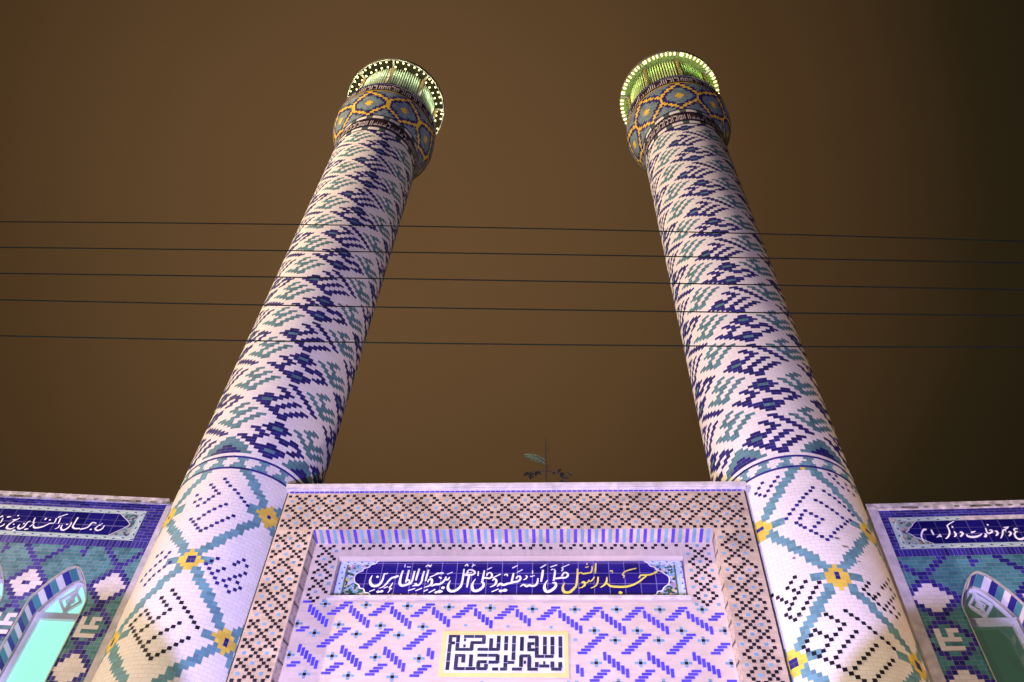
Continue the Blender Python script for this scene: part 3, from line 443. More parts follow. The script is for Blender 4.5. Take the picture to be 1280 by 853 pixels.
    # --- upper inscription band
    t = TM(); zb1 = zc1+.06
    cylgrid(t, (Rb, Rb-.03), zb1, zb1+.74, 100, lambda i: PLUM)
    pseudo_band(t, zb1+.04, zb1+.70, Rb-.008, 70, 5)
    cylgrid(t, Rb-.01, zb1+.74, zb1+.82, 100, lambda i: DBLUE)
    zt = zb1+.82
    for k in range(72): t.quad(ringpt(0, 0, Rb-.01, 5*k, zt), ringpt(0, 0, Rb-.01, 5*k+5, zt), ringpt(0, 0, .9, 5*k+5, zt), ringpt(0, 0, .9, 5*k, zt), STONE)
    t.build('upper_inscription', root)
    # --- lantern: eight corrugated lit panels between posts
    ze = 38.62; RL = 1.58
    post_m = plain('bronze_post', (.22, .12, .05), .5, noise=.2)
    if bright: pm = plain('bright_green_panel', (.52, .62, .28), .8, noise=.05)
    else: pm = plain('dull_green_panel', (.46, .56, .40), .8, noise=.08)
    gap = plain('panel_gap', (.05, .08, .03), .7)
    core = TM(); cylgrid(core, RL-.08, zt, ze, 72, lambda i: gap); core.build('lantern_core', root)
    for p in range(8):
        a0 = p*45+hex_off+11; t = TM(); ns = 11 if bright else 12; wd = 41.0/ns
        for k in range(ns):
            b0 = a0+2+k*wd; b1 = b0+wd*.55
            q = [ringpt(0, 0, RL-.04, b0, 0), ringpt(0, 0, RL, b0+wd*.15, 0), ringpt(0, 0, RL, b1-wd*.15, 0), ringpt(0, 0, RL-.04, b1, 0)]
            for x, y in zip(q, q[1:]): t.quad((*x[:2], zt), (*y[:2], zt), (*y[:2], ze), (*x[:2], ze), pm)
        t.build('louvre_panel', root)
        t = TM(); t.tube([ringpt(0, 0, RL+.05, a0, zt), ringpt(0, 0, RL+.05, a0, ze)], .065, post_m, 8); t.build('post', root)
    # --- eave ring, cap and finial
    RE = 1.95
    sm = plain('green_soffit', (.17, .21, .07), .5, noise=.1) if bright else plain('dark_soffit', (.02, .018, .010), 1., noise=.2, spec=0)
    em = plain('eave_metal', (.30, .28, .22), .4, .6)
    t = TM()
    for k in range(72):
        a, b = 5*k, 5*k+5
        t.quad(ringpt(0, 0, RL-.1, a, ze), ringpt(0, 0, RE, a, ze), ringpt(0, 0, RE, b, ze), ringpt(0, 0, RL-.1, b, ze), sm)
        t.quad(ringpt(0, 0, RE, a, ze-.05), ringpt(0, 0, RE, b, ze-.05), ringpt(0, 0, RE, b, ze+.16), ringpt(0, 0, RE, a, ze+.16), em)
        t.quad(ringpt(0, 0, RE-.03, b, ze-.05), ringpt(0, 0, RE-.03, a, ze-.05), ringpt(0, 0, RE-.03, a, ze), ringpt(0, 0, RE-.03, b, ze), em)
        t.quad(ringpt(0, 0, RE-.03, a, ze-.05), ringpt(0, 0, RE-.03, b, ze-.05), ringpt(0, 0, RE, b, ze-.05), ringpt(0, 0, RE, a, ze-.05), em)
    for k in range(8):
        a = k*45+hex_off+11; p0, p1 = ringpt(0, 0, RL+.02, a, ze-.03), ringpt(0, 0, RE-.02, a, ze-.03); t.tube([p0, p1], .045, em, 6)
    t.build('eave_ring', root)
    t = TM(); prof = [(RE, ze+.16), (1.7, ze+.55), (1.35, ze+1.05), (.95, ze+1.6), (.5, ze+2.1), (.18, ze+2.5), (.07, ze+2.9), (.06, ze+3.6)]
    for (ra, za), (rb, zb) in zip(prof, prof[1:]): cylgrid(t, (ra, rb), za, zb, 72, lambda i: TEAL)
    t.build('cap', root)
    bm_ = plain('lit_bulb', (1, .9, .6), .4, 0, (1.0, .84, .36), 1.5 if bright else 2.0)
    me = None
    rows = ((RE-.075, 72, 2.5),) if bright else ((RE-.085, 52, 2.), (RE-.29, 44, 4.))
    for rr, nb, o0 in rows:
        for k in range(nb):
            a = o0+360*k/nb
            if abs((a-hex_off-11+22.5) % 45-22.5) < 2.2: a += 2.6
            if rnd.random() < (.02 if bright else .07): continue      # a few are missing
            a += rnd.uniform(-.5, .5)
            x, y, z = ringpt(0, 0, rr, a, ze-.06)
            if me is None:
                b = TM(); n = 8
                prof = [(.0, -.06), (.034, -.045), (.045, -.01), (.03, .03), (.015, .05)]
                for (r1, z1_), (r2, z2_) in zip(prof, prof[1:]):
                    for i in range(n):
                        f = lambda r, i: (r*math.cos(i*2*math.pi/n), r*math.sin(i*2*math.pi/n))
                        b.quad((*f(r1, i), z1_), (*f(r1, i+1), z1_), (*f(r2, i+1), z2_), (*f(r2, i), z2_), bm_)
                o = b.build('bulb', root, smooth=True); me = o.data
            else:
                o = bpy.data.objects.new('bulb', me); sc.collection.objects.link(o); o.parent = root
            o.location = (x, y, z); o.rotation_euler = (0, 0, math.radians(a)); 
            o.scale = (.9, 1.8, 1.0) if bright else (.9, .9, .9)
    for ch in root.children:
        if ch.name.startswith('bulb'): ch.location = ch.location*MS
        else: ch.data.transform(Matrix.Scale(MS, 4))
    for k in range(16):  # green tubes under the eave
        x, y, z = ringpt(cx, cy, 1.86*MS, k*22.5+hex_off+22, (ze-.55)*MS-.048)
        lamp('lantern_light', 'POINT', (x, y, z), (.62, 1.0, .30) if bright else (.92, 1.0, .66), 6 if bright else 15, size=.06)
    return root
minaret('minaret left of the portal, its dark eave carrying two rows of bulbs over dull slats', -6.632, 14.008, .0055, 15.82, 15.44, 6, 3, -.74, 13.09, DOTL_B, DOTL_K, False, -7)
minaret('minaret right of the portal, its bright lime green lantern ringed by one row of bulbs', 4.625, 14.008, .0022, 15.72, 15.37, -2, 18, 1.6, 12.69, DOTR_B, DOTR_K, True, -5)
# ------------------------------------------------------------------ the portal
PX0, PX1, PZ, PY = -5.41, 3.545, 15.60, 13.0
IX0, IX1, IZ, NY = -4.70, 2.83, 14.54, 13.37
portal = thing('entrance_portal', 'wide tiled portal between the minarets, black lattice border round a recessed violet patterned field', 'portal', (0, 0, 0))
LX, LZ, LXo, LZo = .3815/6, .2/3, -5.277, 15.32
def lattice(t, x0, x1, z0, z1, Y, jit=.004, skip=.012, xo=LXo, zo=LZo, blue=SKY):
    for j in range(math.floor((z0-zo)/LZ)-1, math.ceil((z1-zo)/LZ)+2):
        for i in range(math.floor((x0-xo)/LX)-1, math.ceil((x1-xo)/LX)+2):
            a, b = (i+3-j) % 6 == 0, (i+3+j) % 6 == 0; m = None
            if a or b: m = BLACK
            elif ((i % 6 == 0 and j % 6 == 0) or (i % 6 == 3 and j % 6 == 3)): m = blue
            if m is None or rnd.random() < skip: continue
            x = xo+i*LX+rnd.uniform(-jit, jit); z = zo+j*LZ+rnd.uniform(-jit, jit); hx, hz = .033, .0325
            if x-hx < x0 or x+hx > x1 or z-hz < z0 or z+hz > z1: continue
            rect(t, x-hx, x+hx, z-hz, z+hz, Y-.004, m)
t = TM()
def framecol(x, z, i, j): return None if (IX0 < x < IX1 and z < IZ) else CREAM
wall_grid(t, PX0, IX0, 8.8, IZ, .191, LZ, lambda *a: CREAM, PY)
wall_grid(t, IX1, PX1, 8.8, IZ, .191, LZ, lambda *a: CREAM, PY)
wall_grid(t, PX0, PX1, IZ, PZ-.07, .191, LZ, lambda *a: CREAM, PY)
lattice(t, PX0+.01, IX0-.01, 8.8, IZ, PY); lattice(t, IX1+.01, PX1-.02, 8.8, IZ, PY); lattice(t, PX0+.01, PX1-.02, IZ, PZ-.07, PY)
rect(t, PX0, PX1, PZ-.07, PZ, PY, CREAM2)
x = PX0+.03
while x < PX1-.1: rect(t, x, x+.085, PZ-.058, PZ-.012, PY-.004, VIOLET); x += .1
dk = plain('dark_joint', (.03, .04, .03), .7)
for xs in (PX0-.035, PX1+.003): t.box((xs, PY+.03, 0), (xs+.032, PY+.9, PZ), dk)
rect(t, PX0, PX1, 0, 8.8, PY, CREAM)
t.quad((PX0, 14.6, 0), (PX0, PY, 0), (PX0, PY, PZ), (PX0, 14.6, PZ), CREAM, 9, 9); t.quad((PX1, PY, 0), (PX1, 14.6, 0), (PX1, 14.6, PZ), (PX1, PY, PZ), CREAM, 9, 9)
t.quad((PX1, 14.6, 0), (PX0, 14.6, 0), (PX0, 14.6, PZ), (PX1, 14.6, PZ), STONE2, 9, 9)
t.quad((PX0, PY, PZ), (PX1, PY, PZ), (PX1, 14.6, PZ), (PX0, 14.6, PZ), STONE2, 9, 9)
t.build('border_wall', portal)
# recess: reveals and striped soffit
for xs, d in ((IX0, 1), (IX1, -1)):
    t = TM()
    nz_ = round((IZ-8.8)/LZ)
    for j in range(nz_):
        za = 8.8+j*(IZ-8.8)/nz_; zb = 8.8+(j+1)*(IZ-8.8)/nz_
        for a, b in ((0, .19), (.19, .37)):
            p = [(xs, PY+a, za), (xs, PY+b, za), (xs, PY+b, zb), (xs, PY+a, zb)]
            if d > 0: p = [p[1], p[0], p[3], p[2]]
            t.quad(*p, CREAM2)
        if j % 3 != 2:
            for yy in ((PY+.10, PY+.27)):
                p = [(xs+.003*d, yy-.012, za), (xs+.003*d, yy+.012, za), (xs+.003*d, yy+.012, zb-.02), (xs+.003*d, yy-.012, zb-.02)]
                t.quad(*p, plain('faded_plum', (.16, .11, .15), .6))
        if j % 6 == 0:
            for k in range(5):
                yy = PY+.02+.07*k; zz = za+.03*k
                t.quad((xs+.005*d, yy, zz), (xs+.005*d, yy+.05, zz), (xs+.005*d, yy+.05, zz+.04), (xs+.005*d, yy, zz+.04), BLACK)
    t.build('reveal', portal)
t = TM(); x = IX0; k = 0; pw = .0652; first = -4.467-math.floor((-4.467-IX0)/(4*pw))*4*pw
x = first-4*pw; seq_ = (VIOLET, CREAM, SKY, CREAM)
while x < IX1:
    m = seq_[k % 4]; a, b = max(x, IX0), min(x+pw, IX1)
    if b > a:
        for y0, y1 in ((PY, PY+.26), (PY+.26, NY)): t.quad((a, y1, IZ), (b, y1, IZ), (b, y0, IZ), (a, y0, IZ), m)
    x += pw; k += 1
t.build('striped_soffit', portal)
# niche field
SX0, SX1, SZ0, SZ1, SY = -4.20, 2.245, 13.25, 14.21, 13.50
t = TM()
wall_grid(t, IX0, IX1, 8.8, SZ0, .24, .0603, lambda *a: CREAM2, NY)
wall_grid(t, IX0, SX0, SZ0, SZ1, .191, LZ, lambda *a: CREAM2, NY); wall_grid(t, SX1, IX1, SZ0, SZ1, .191, LZ, lambda *a: CREAM2, NY)
wall_grid(t, IX0, IX1, SZ1, IZ, .191, LZ, lambda *a: CREAM2, NY)
rect(t, IX0, IX1, 0, 8.8, NY, CREAM2)
lattice(t, IX0+.02, SX0-.03, SZ0-.19, IZ, NY, .006, .03, -4.278, 14.34); lattice(t, SX1+.05, IX1-.02, SZ0-.25, IZ, NY, .006, .03, 2.537, 14.057)
lattice(t, SX0-.03, SX1+.05, SZ1+.15, IZ, NY, .006, .03, -4.278, 14.34)
# header course above the sign and its little soffit
x = SX0-.02
while x < SX1: rect(t, x, min(x+.062, SX1+.02), SZ1+.005, SZ1+.13, NY-.004, CREAM2); x += .066
t.quad((SX0, SY, SZ1), (SX1, SY, SZ1), (SX1, NY, SZ1), (SX0, NY, SZ1), CREAM2, 9, 9)
t.quad((SX0, NY, SZ0), (SX0, SY, SZ0), (SX0, SY, SZ1), (SX0, NY, SZ1), CREAM2, 9, 9); t.quad((SX1, SY, SZ0), (SX1, NY, SZ0), (SX1, NY, SZ1), (SX1, SY, SZ1), CREAM2, 9, 9)
# violet blocks and little flowers
KX0, KX1, KZ0, KZ1 = -2.06, .09, 11.54, 12.46
def fquad(x0, x1, z0, z1, m, l=.004):
    if x0 < IX0+.02 or x1 > IX1-.02 or z0 < 8.8 or z1 > SZ0-.03: return
    if x1 > KX0-.06 and x0 < KX1+.06 and z1 > KZ0-.06 and z0 < KZ1+.06: return
    rect(t, x0, x1, z0, z1, NY-l, m)
c = .0603
def flower_at(x, z):
    fquad(x-.03, x+.03, z-.03, z+.03, BLACK, .006)
    for dx, dz in ((-1, 0), (1, 0)): fquad(x+dx*.066-.032, x+dx*.066+.032, z-.026, z+.026, SKY, .005)
    for dz in (-1, 1): fquad(x-.027, x+.027, z+dz*.058-.024, z+dz*.058+.024, SKY, .005)
def slash(x, z, n):      # rising to the right, flat bricks; (x, z) = lower left
    for k in range(n):
        j = rnd.uniform(-.004, .004); fquad(x+k*.0615+j, x+k*.0615+.165+j, z+k*.0625, z+k*.0625+.054, VIOLET)
def back(x, z, n):       # falling to the right, upright bricks; (x, z) = upper left
    for k in range(n):
        j = rnd.uniform(-.004, .004); fquad(x+k*.071, x+k*.071+.060, z-.178-k*.066+j, z-k*.066+j, VIOLET)
P = .7405
for n in range(-8, 5):
    o = n*P+rnd.uniform(-.006, .006)
    zt = max(0., -(o+.4))*.030      # the courses climb slightly toward the left, as laid
    flower_at(.21+o, 12.945+zt); flower_at(.535+o, 12.488+zt); flower_at(.88+o, 12.284+zt); flower_at(.542+o, 11.827+zt); flower_at(.885+o, 11.44+zt)
    slash(.286+o, 12.70+zt, 5); slash(.235+o, 12.0+zt, 7); slash(.42+o, 11.46+zt, 4)
    back(.66+o, 12.92+zt, 6); back(.66+o, 12.05+zt, 6); back(.66+o, 11.22+zt, 6)
    flower_at(.21+o, 10.98+zt); flower_at(.535+o, 10.52+zt); slash(.235+o, 10.05+zt, 7); back(.655+o, 10.1+zt, 6)
t.build('patterned_field', portal)
t = TM()
t.box((PX0-.05, PY-.06, PZ), (PX1+.05, 14.65, PZ+.035), STONE); t.box((PX0-.06, PY-.075, PZ+.035), (PX1+.06, 14.66, PZ+.135), STONE)
t.box((SX0-.03, NY-.05, SZ0-.075), (SX1+.03, SY-.002, SZ0-.02), STONE)
# hairline of debris and broken mortar along the coping
for k in range(26):
    x = rnd.uniform(PX0, PX1); s = rnd.uniform(.012, .035); t.box((x, PY-.05, PZ+.135), (x+s*2, PY-.05+s, PZ+.135+s*.8), STONE2)
t.build('coping', portal)
# ------------------------------------------------------------------ the main inscription
sign = thing('inscription_panel', 'long dark blue tile panel with white and yellow Persian calligraphy above the violet field', 'inscription', (0, 0, 0))
t = TM(); mx = (SX0+SX1)/2
NZc = [SZ0+.0, SZ0+.12, SZ0+.37, SZ0+.60, SZ1-.13, SZ1]
rect(t, SX0, SX1, SZ0, SZ1, SY+.02, FLORAL)
t.build('floral_ground', sign)
# cartouche: outline points joined left and right
CL = [(max(SX0+.25, x), z) for x, z in CART_L]; CR = [(x, z) for x, z in CART_R]
ztop = 14.20; zbot = 13.318
def half(points, z):
    pts = sorted(points, key=lambda p: p[1])
    if z <= pts[0][1]: return pts[0][0]
    for a, b in zip(pts, pts[1:]):
        if a[1] <= z <= b[1]: return a[0]+(b[0]-a[0])*(z-a[1])/max(1e-6, b[1]-a[1])
    return pts[-1][0]
t = TM(); rows_z = [zbot, 13.40, 13.652, 13.905, 14.155, ztop]; cols_x = [-3.93+.282*k for k in range(23)]
for za, zb in zip(rows_z, rows_z[1:]):
    m_ = 6
    for q in range(m_):
        a, b = za+(zb-za)*q/m_, za+(zb-za)*(q+1)/m_
        la, lb, ra, rb = half(CL, a), half(CL, b), half(CR, a), half(CR, b)
        for xa, xb in zip(cols_x, cols_x[1:]):
            p0, p1, q0, q1 = max(xa, la), max(xa, lb), min(xb, ra), min(xb, rb)
            if q0-p0 < 1e-3 and q1-p1 < 1e-3: continue
            q0 = max(q0, p0); q1 = max(q1, p1); r = random.Random(round(xa*100)*31+round(za*1000)).random()
            t.quad((p0, SY-.0, a), (q0, SY-.0, a), (q1, SY-.0, b), (p1, SY-.0, b), NAVY, xb-xa, zb-za, r)
            o = len(t.uv)-4; t.uv[o:o+4] = [(p0-xa, a-za), (q0-xa, a-za), (q1-xa, b-za), (p1-xa, b-za)]
t.build('cartouche', sign)
to3 = lambda u, z, l: (u, SY-.006-l, z)
t = TM()
for pts in (CART_L, CART_R): stroke(t, [(x, z, .024) for x, z in pts], to3, LETTER, .002)
t.build('scalloped_outline', sign)
def lettering(name, strokes, m, parent, to3):
    t = TM()
    for k, s in enumerate(strokes): stroke(t, s, to3, m, .0004*k)
    return t.build(name, parent)
lettering('white_lettering', SIGN_W, LETTER, sign, to3)
lettering('yellow_lettering', SIGN_Y, LETTERY, sign, to3)
lettering('date_signature', SIGN_G, LETTERY, sign, to3); lettering('maker_signature', SIGN_S, PALE, sign, to3)
t = TM(); bw = .115
def strip(x0, x1, z0, z1, m, horiz=True, Y=SY+.012):
    L_ = (x1-x0) if horiz else (z1-z0)
    if horiz: t.quad((x0, Y, z0), (x1, Y, z0), (x1, Y, z1), (x0, Y, z1), m, x1-x0, z1-z0)
    else: t.quad((x1, Y, z0), (x1, Y, z1), (x0, Y, z1), (x0, Y, z0), m, z1-z0, x1-x0)
strip(SX0, SX1, SZ1-.012-bw+.04, SZ1, BORDER, True, SY+.006); strip(SX0, SX0+.15, SZ0, SZ1, BORDER, False); strip(SX1-.15, SX1, SZ0, SZ1, BORDER, False)
strip(SX0, SX1, SZ0, SZ0+.05, BORDERD, True, SY+.004)
for xs in (SX0+.155, SX1-.185): rect(t, xs, xs+.03, SZ0+.05, SZ1-.09, SY+.010, BORDERD)
for xs in (SX0+.003, SX1-.03): rect(t, xs, xs+.027, SZ0+.05, SZ1, SY+.002, plain('violet_edge', (.12, .07, .25), .4))
t.build('leaf_border', sign)
# ------------------------------------------------------------------ square kufic panel
kp = thing('kufic_panel', 'small white panel of square black lettering in a yellow frame', 'panel', (0, 0, 0))
t = TM(); fw_ = .075
t.box((KX0+fw_, NY-.012, KZ0+fw_), (KX1-fw_, NY-.001, KZ1-fw_), plain('white_panel_glaze', (.80, .78, .80), .35, noise=.05)); t.build('white_ground', kp)
t = TM()
for a in ((KX0, KX1, KZ0, KZ0+fw_), (KX0, KX1, KZ1-fw_, KZ1), (KX0, KX0+fw_, KZ0+fw_, KZ1-fw_), (KX1-fw_, KX1, KZ0+fw_, KZ1-fw_)):
    t.box((a[0], NY-.02, a[2]), (a[1], NY-.001, a[3]), plain('yellow_frame_glaze', (.80, .66, .24), .35, noise=.08))
t.build('yellow_frame', kp)
t = TM(); KB = tile('slate_brick', (.030, .034, .075), .35, .3, joint=(.25, .24, .28), jw=.003)
for k, (xa, za, xb, zb) in enumerate(KUFIC):
    Y = NY-.0135-.0003*k; h = .034
    xa, xb = xa*.985-.012, xb*.985-.012
    if abs(xa-xb) < abs(za-zb):
        xm = (xa+xb)/2; z0, z1 = min(za, zb), max(za, zb); n = max(1, round((z1-z0)/.2))
        for i in range(n): rect(t, xm-h, xm+h, z0+(z1-z0)*i/n, z0+(z1-z0)*(i+1)/n-.006, Y, KB)
    else:
        zm = (za+zb)/2; x0, x1 = min(xa, xb), max(xa, xb); n = max(1, round((x1-x0)/.2))
        for i in range(n): rect(t, x0+(x1-x0)*i/n, x0+(x1-x0)*(i+1)/n-.006, zm-h*.95, zm+h*.95, Y, KB)
t.build('kufic_lettering', kp)
# ------------------------------------------------------------------ the two wings
def arch(a, zs, za):
    def hf(z):
        if z <= zs: return a
        if z >= za: return 0.
        t = (z-zs)/(za-zs); return a*(.58*(1-t)+.42*math.sqrt(max(0, 1-t*t)))
    return hf
KUF = ['11111111', '11000000', '11111111', '11001100', '11001111']
def wing(label, loc, rz, sgn, ztop, zcross, col0, colstep, hw, a, zs, za, wins, lit, U, motifs, dot):
    root = thing('mosque_wing', label, 'building', loc, rz, 'tiled wings beside the minarets')
    X0, X1 = (0, U) if sgn > 0 else (-U, 0)
    holes = [(c, arch(a, zs, za)) for c in wins]
    zb4 = ztop-1.345; bh = .0925; per = 2*.94
    def col(x, z, i, j):
        v = (z-zcross)/bh; k = math.floor(v+.5)
        # nearest lattice column
        n = round((x-col0)/colstep); cx = col0+n*colstep; c = (x-cx)/hw
        kk = (-k) % 10; band = (-k)//10
        d = min(kk, 10-kk); dc = d
        side = abs(c)
        if max(0, dc-1) <= side <= dc+1: return WBLUE
        if side < dc-1:
            if band >= 0 and (band+motifs) % 2 == 0:
                if dot and band == motifs % 2 and n == dot[1] and kk == 5 and side < .8: return WBLUE
                return WWHITE
            return WTEAL
        # plus between columns near the top
        mc = (x-col0)/colstep-.5; mc = (mc-round(mc))*colstep; vz = (z-(zb4-.17))/bh
        if (abs(mc) < hw*1.05 and abs(vz) < .55) or (abs(mc) < hw*.55 and abs(vz) < 1.6): return WBLUE
        return WTEAL
    t = TM()
    z_low = 8.6
    nlow = zb4-round((zb4-z_low)/bh)*bh
    wall_grid(t, X0, X1, nlow, zb4, 2*hw, bh, col, 0., holes)
    for c0, c1 in zip([X0]+[c+a for c in sorted(wins)], [c-a for c in sorted(wins)]+[X1]):
        rect(t, c0, c1, 0, nlow, 0., WTEAL)
    t.quad((X1, .6, 0), (X0, .6, 0), (X0, .6, ztop-.15), (X1, .6, ztop-.15), STONE2, 9, 9)
    for xs in (X0, X1): t.quad((xs, .6, 0), (xs, 0, 0), (xs, 0, ztop-.15), (xs, .6, ztop-.15), STONE2, 9, 9)
    # square lettering between the lattice arms, cut finer than the bricks
    cw = .0513 if hw > .085 else .047
    for n in range(-6, 7):
        cx = col0+n*colstep
        for band in range(1, 5):
            if (band+motifs) % 2 == 0: continue
            zc = zcross-(band*10+5)*bh
            for r, row in enumerate(KUF):
                for q0 in range(8):
                    if row[q0] != '1' or (q0 and row[q0-1] == '1'): continue
                    q1 = q0
                    while q1 < 8 and row[q1] == '1': q1 += 1
                    x0, x1 = cx+(q0-4)*cw, cx+(q1-4)*cw; z0 = zc+(r-2.5)*bh
                    if X0+.05 < x0 and x1 < X1-.02: rect(t, x0, x1, z0, z0+bh, -.004, WWHITE)
    t.build('tiled_wall', root)
    t = TM()   # plain cobalt courses framing the inscription
    x = X0
    while x < X1:
        b = min(x+.075, X1); t.quad((x, -.004, zb4), (b, -.004, zb4), (b, -.004, zb4+.19), (x, -.004, zb4+.19), WBLUE); x += .075
    wall_grid(t, X0, X1, ztop-.325, ztop-.13, .21, .065, lambda *q: WBLUE, -.004)
    ex0, ex1 = (X0, X0+.36) if sgn > 0 else (X1-.36, X1)
    wall_grid(t, ex0, ex1, zb4+.19, ztop-.325, .21, .08, lambda *q: WBLUE, -.004)
    t.build('cobalt_courses', root)
    t = TM(); t.box((X0, -.07, ztop-.13), (X1, .7, ztop), STONE2)
    for k in range(40):
        x = rnd.uniform(X0, X1); s = rnd.uniform(.02, .07); t.box((x, -.075, ztop-.135-s*.4), (x+s*3, -.0705, ztop-.10), plain('coping_stain', (.16, .15, .11), .9))
    t.build('coping', root)
    t = TM()
    pw_ = .17
    t.box((-.16 if sgn > 0 else .0, -.05, 0), (.2 if sgn > 0 else .25, .3, ztop-.14), PLASTER); t.build('pilaster', root)
    # windows
    fm = plain('pale_aluminium', (.66, .68, .78), .45, 0, noise=.06)
    em = plain('edge_cement', (.40, .35, .31), .85, noise=.3)
    if lit: gm = plain('lit_window_glass', (.25, .5, .42), .15, 0, (.36, 1.0, .83), .82, noise=.1, nscale=1.2)
    else: gm = plain('dim_glow_glass', (.018, .055, .028), .1, 0, (.11, .20, .13), .28, noise=.5, nscale=1.5, spec=.7)  # unlit pane; faint green emission stands in for reflections in the glass
    for c in wins:
        wt = TM(); hf = arch(a, zs, za); D_ = .45
        pts = [(c-a, 0.), (c-a, 9.0)]
        n = 24
        zz = [9.0+(zs-9.0)*k/26 for k in range(1, 27)]+[zs+(za-zs)*math.sin(math.pi/2*k/n) for k in range(1, n+1)]
        left = [(c-hf(z), z) for z in zz]; path = [(c-a, 9.0)]+left+[(2*c-x, z) for x, z in left[-2::-1]]+[(c+a, 9.0)]
        # walk the outline and cut it into glazed bricks of equal length
        Ls = [0.]
        for p, q in zip(path, path[1:]): Ls.append(Ls[-1]+math.dist(p, q))
        def at(s):
            for k in range(len(path)-1):
                if Ls[k+1] >= s:
                    f = (s-Ls[k])/max(1e-9, Ls[k+1]-Ls[k]); return (path[k][0]+(path[k+1][0]-path[k][0])*f, path[k][1]+(path[k+1][1]-path[k][1])*f)
            return path[-1]
        nb = round(Ls[-1]/.135)
        mats_ = (WWHITE, WBLUE, WTEAL)
        for k in range(nb):
            s0, s1 = Ls[-1]*k/nb, Ls[-1]*(k+1)/nb; p, q = at(s0), at(s1)
            wt.quad((p[0], .03, p[1]), (q[0], .03, q[1]), (q[0], D_-.08, q[1]), (p[0], D_-.08, p[1]), mats_[k % 3])
            wt.quad((p[0], -.012, p[1]), (q[0], -.012, q[1]), (q[0], .03, q[1]), (p[0], .03, p[1]), em)
            wt.quad((p[0], D_-.08, p[1]), (q[0], D_-.08, q[1]), (q[0], D_+.1, q[1]), (p[0], D_+.1, p[1]), em)
            # raised cement edge on the face
            nx, nz_ = -(q[1]-p[1]), (q[0]-p[0]); d = math.hypot(nx, nz_); nx, nz_ = nx/d*.022, nz_/d*.022
            wt.quad((p[0], -.012, p[1]), (p[0]+nx, -.012, p[1]+nz_), (q[0]+nx, -.012, q[1]+nz_), (q[0], -.012, q[1]), em)
        win = wt.build('window', root)
        ft = TM(); zt_ = zs-.02
        def bar(p, q, wd=.05, y=D_): 
            ft.tube([(p[0], y, p[1]), (q[0], y, q[1])], wd/2, fm, 4)
        ins = .03
        op = [(c+(x-c)*(1-ins*1.6/a), z-(.04 if z > zs else 0)) for x, z in path[1:-1]]
        for p, q in zip(op, op[1:]): bar(p, q, .075)
        ft.box((c-a+.02, D_-.04, zt_-.07), (c+a-.02, D_+.03, zt_+.07), fm)
        for sx in (-1, 1): ft.box((c+sx*(a-.07)-.05, D_-.035, 9.0), (c+sx*(a-.07)+.05, D_+.03, zt_-.07), fm)
        ft.box((c-.035, D_-.03, zt_+.07), (c+.035, D_+.02, za-.06), fm)
        rc, rw = zt_+.36, .20
        dia = [(c, rc-rw*1.25), (c+rw, rc), (c, rc+rw*1.25), (c-rw, rc)]
        for p, q in zip(dia, dia[1:]+dia[:1]): bar(p, q, .07, D_-.02)
        dia2 = [(c, rc-rw*.5), (c+rw*.42, rc), (c, rc+rw*.5), (c-rw*.42, rc)]
        for p, q in zip(dia2, dia2[1:]+dia2[:1]): bar(p, q, .035, D_-.025)
        ft.build('frame', win)
        gt = TM(); gt.quad((c-a, D_+.035, 9.0), (c+a, D_+.035, 9.0), (c+a, D_+.035, zt_), (c-a, D_+.035, zt_), gm)
        for (x0_, z0_), (x1_, z1_) in zip(left[26:], left[27:]):
            gt.quad((x0_, D_+.035, z0_), (2*c-x0_, D_+.035, z0_), (2*c-x1_, D_+.035, z1_), (x1_, D_+.035, z1_), gm)
        gt.quad((c-a, D_+.035, zt_), (c+a, D_+.035, zt_), (c+a, D_+.035, zs), (c-a, D_+.035, zs), gm)
        gt.build('pane', win)
        bt = TM(); bt.quad((c-a, D_+.012, rc-rw*.5), (c-a, D_+.012, rc-rw*.5), (c-a, D_+.012, rc-rw*.5), (c-a, D_+.012, rc-rw*.5), gm) if False else None
    return root, X0, X1, zb4
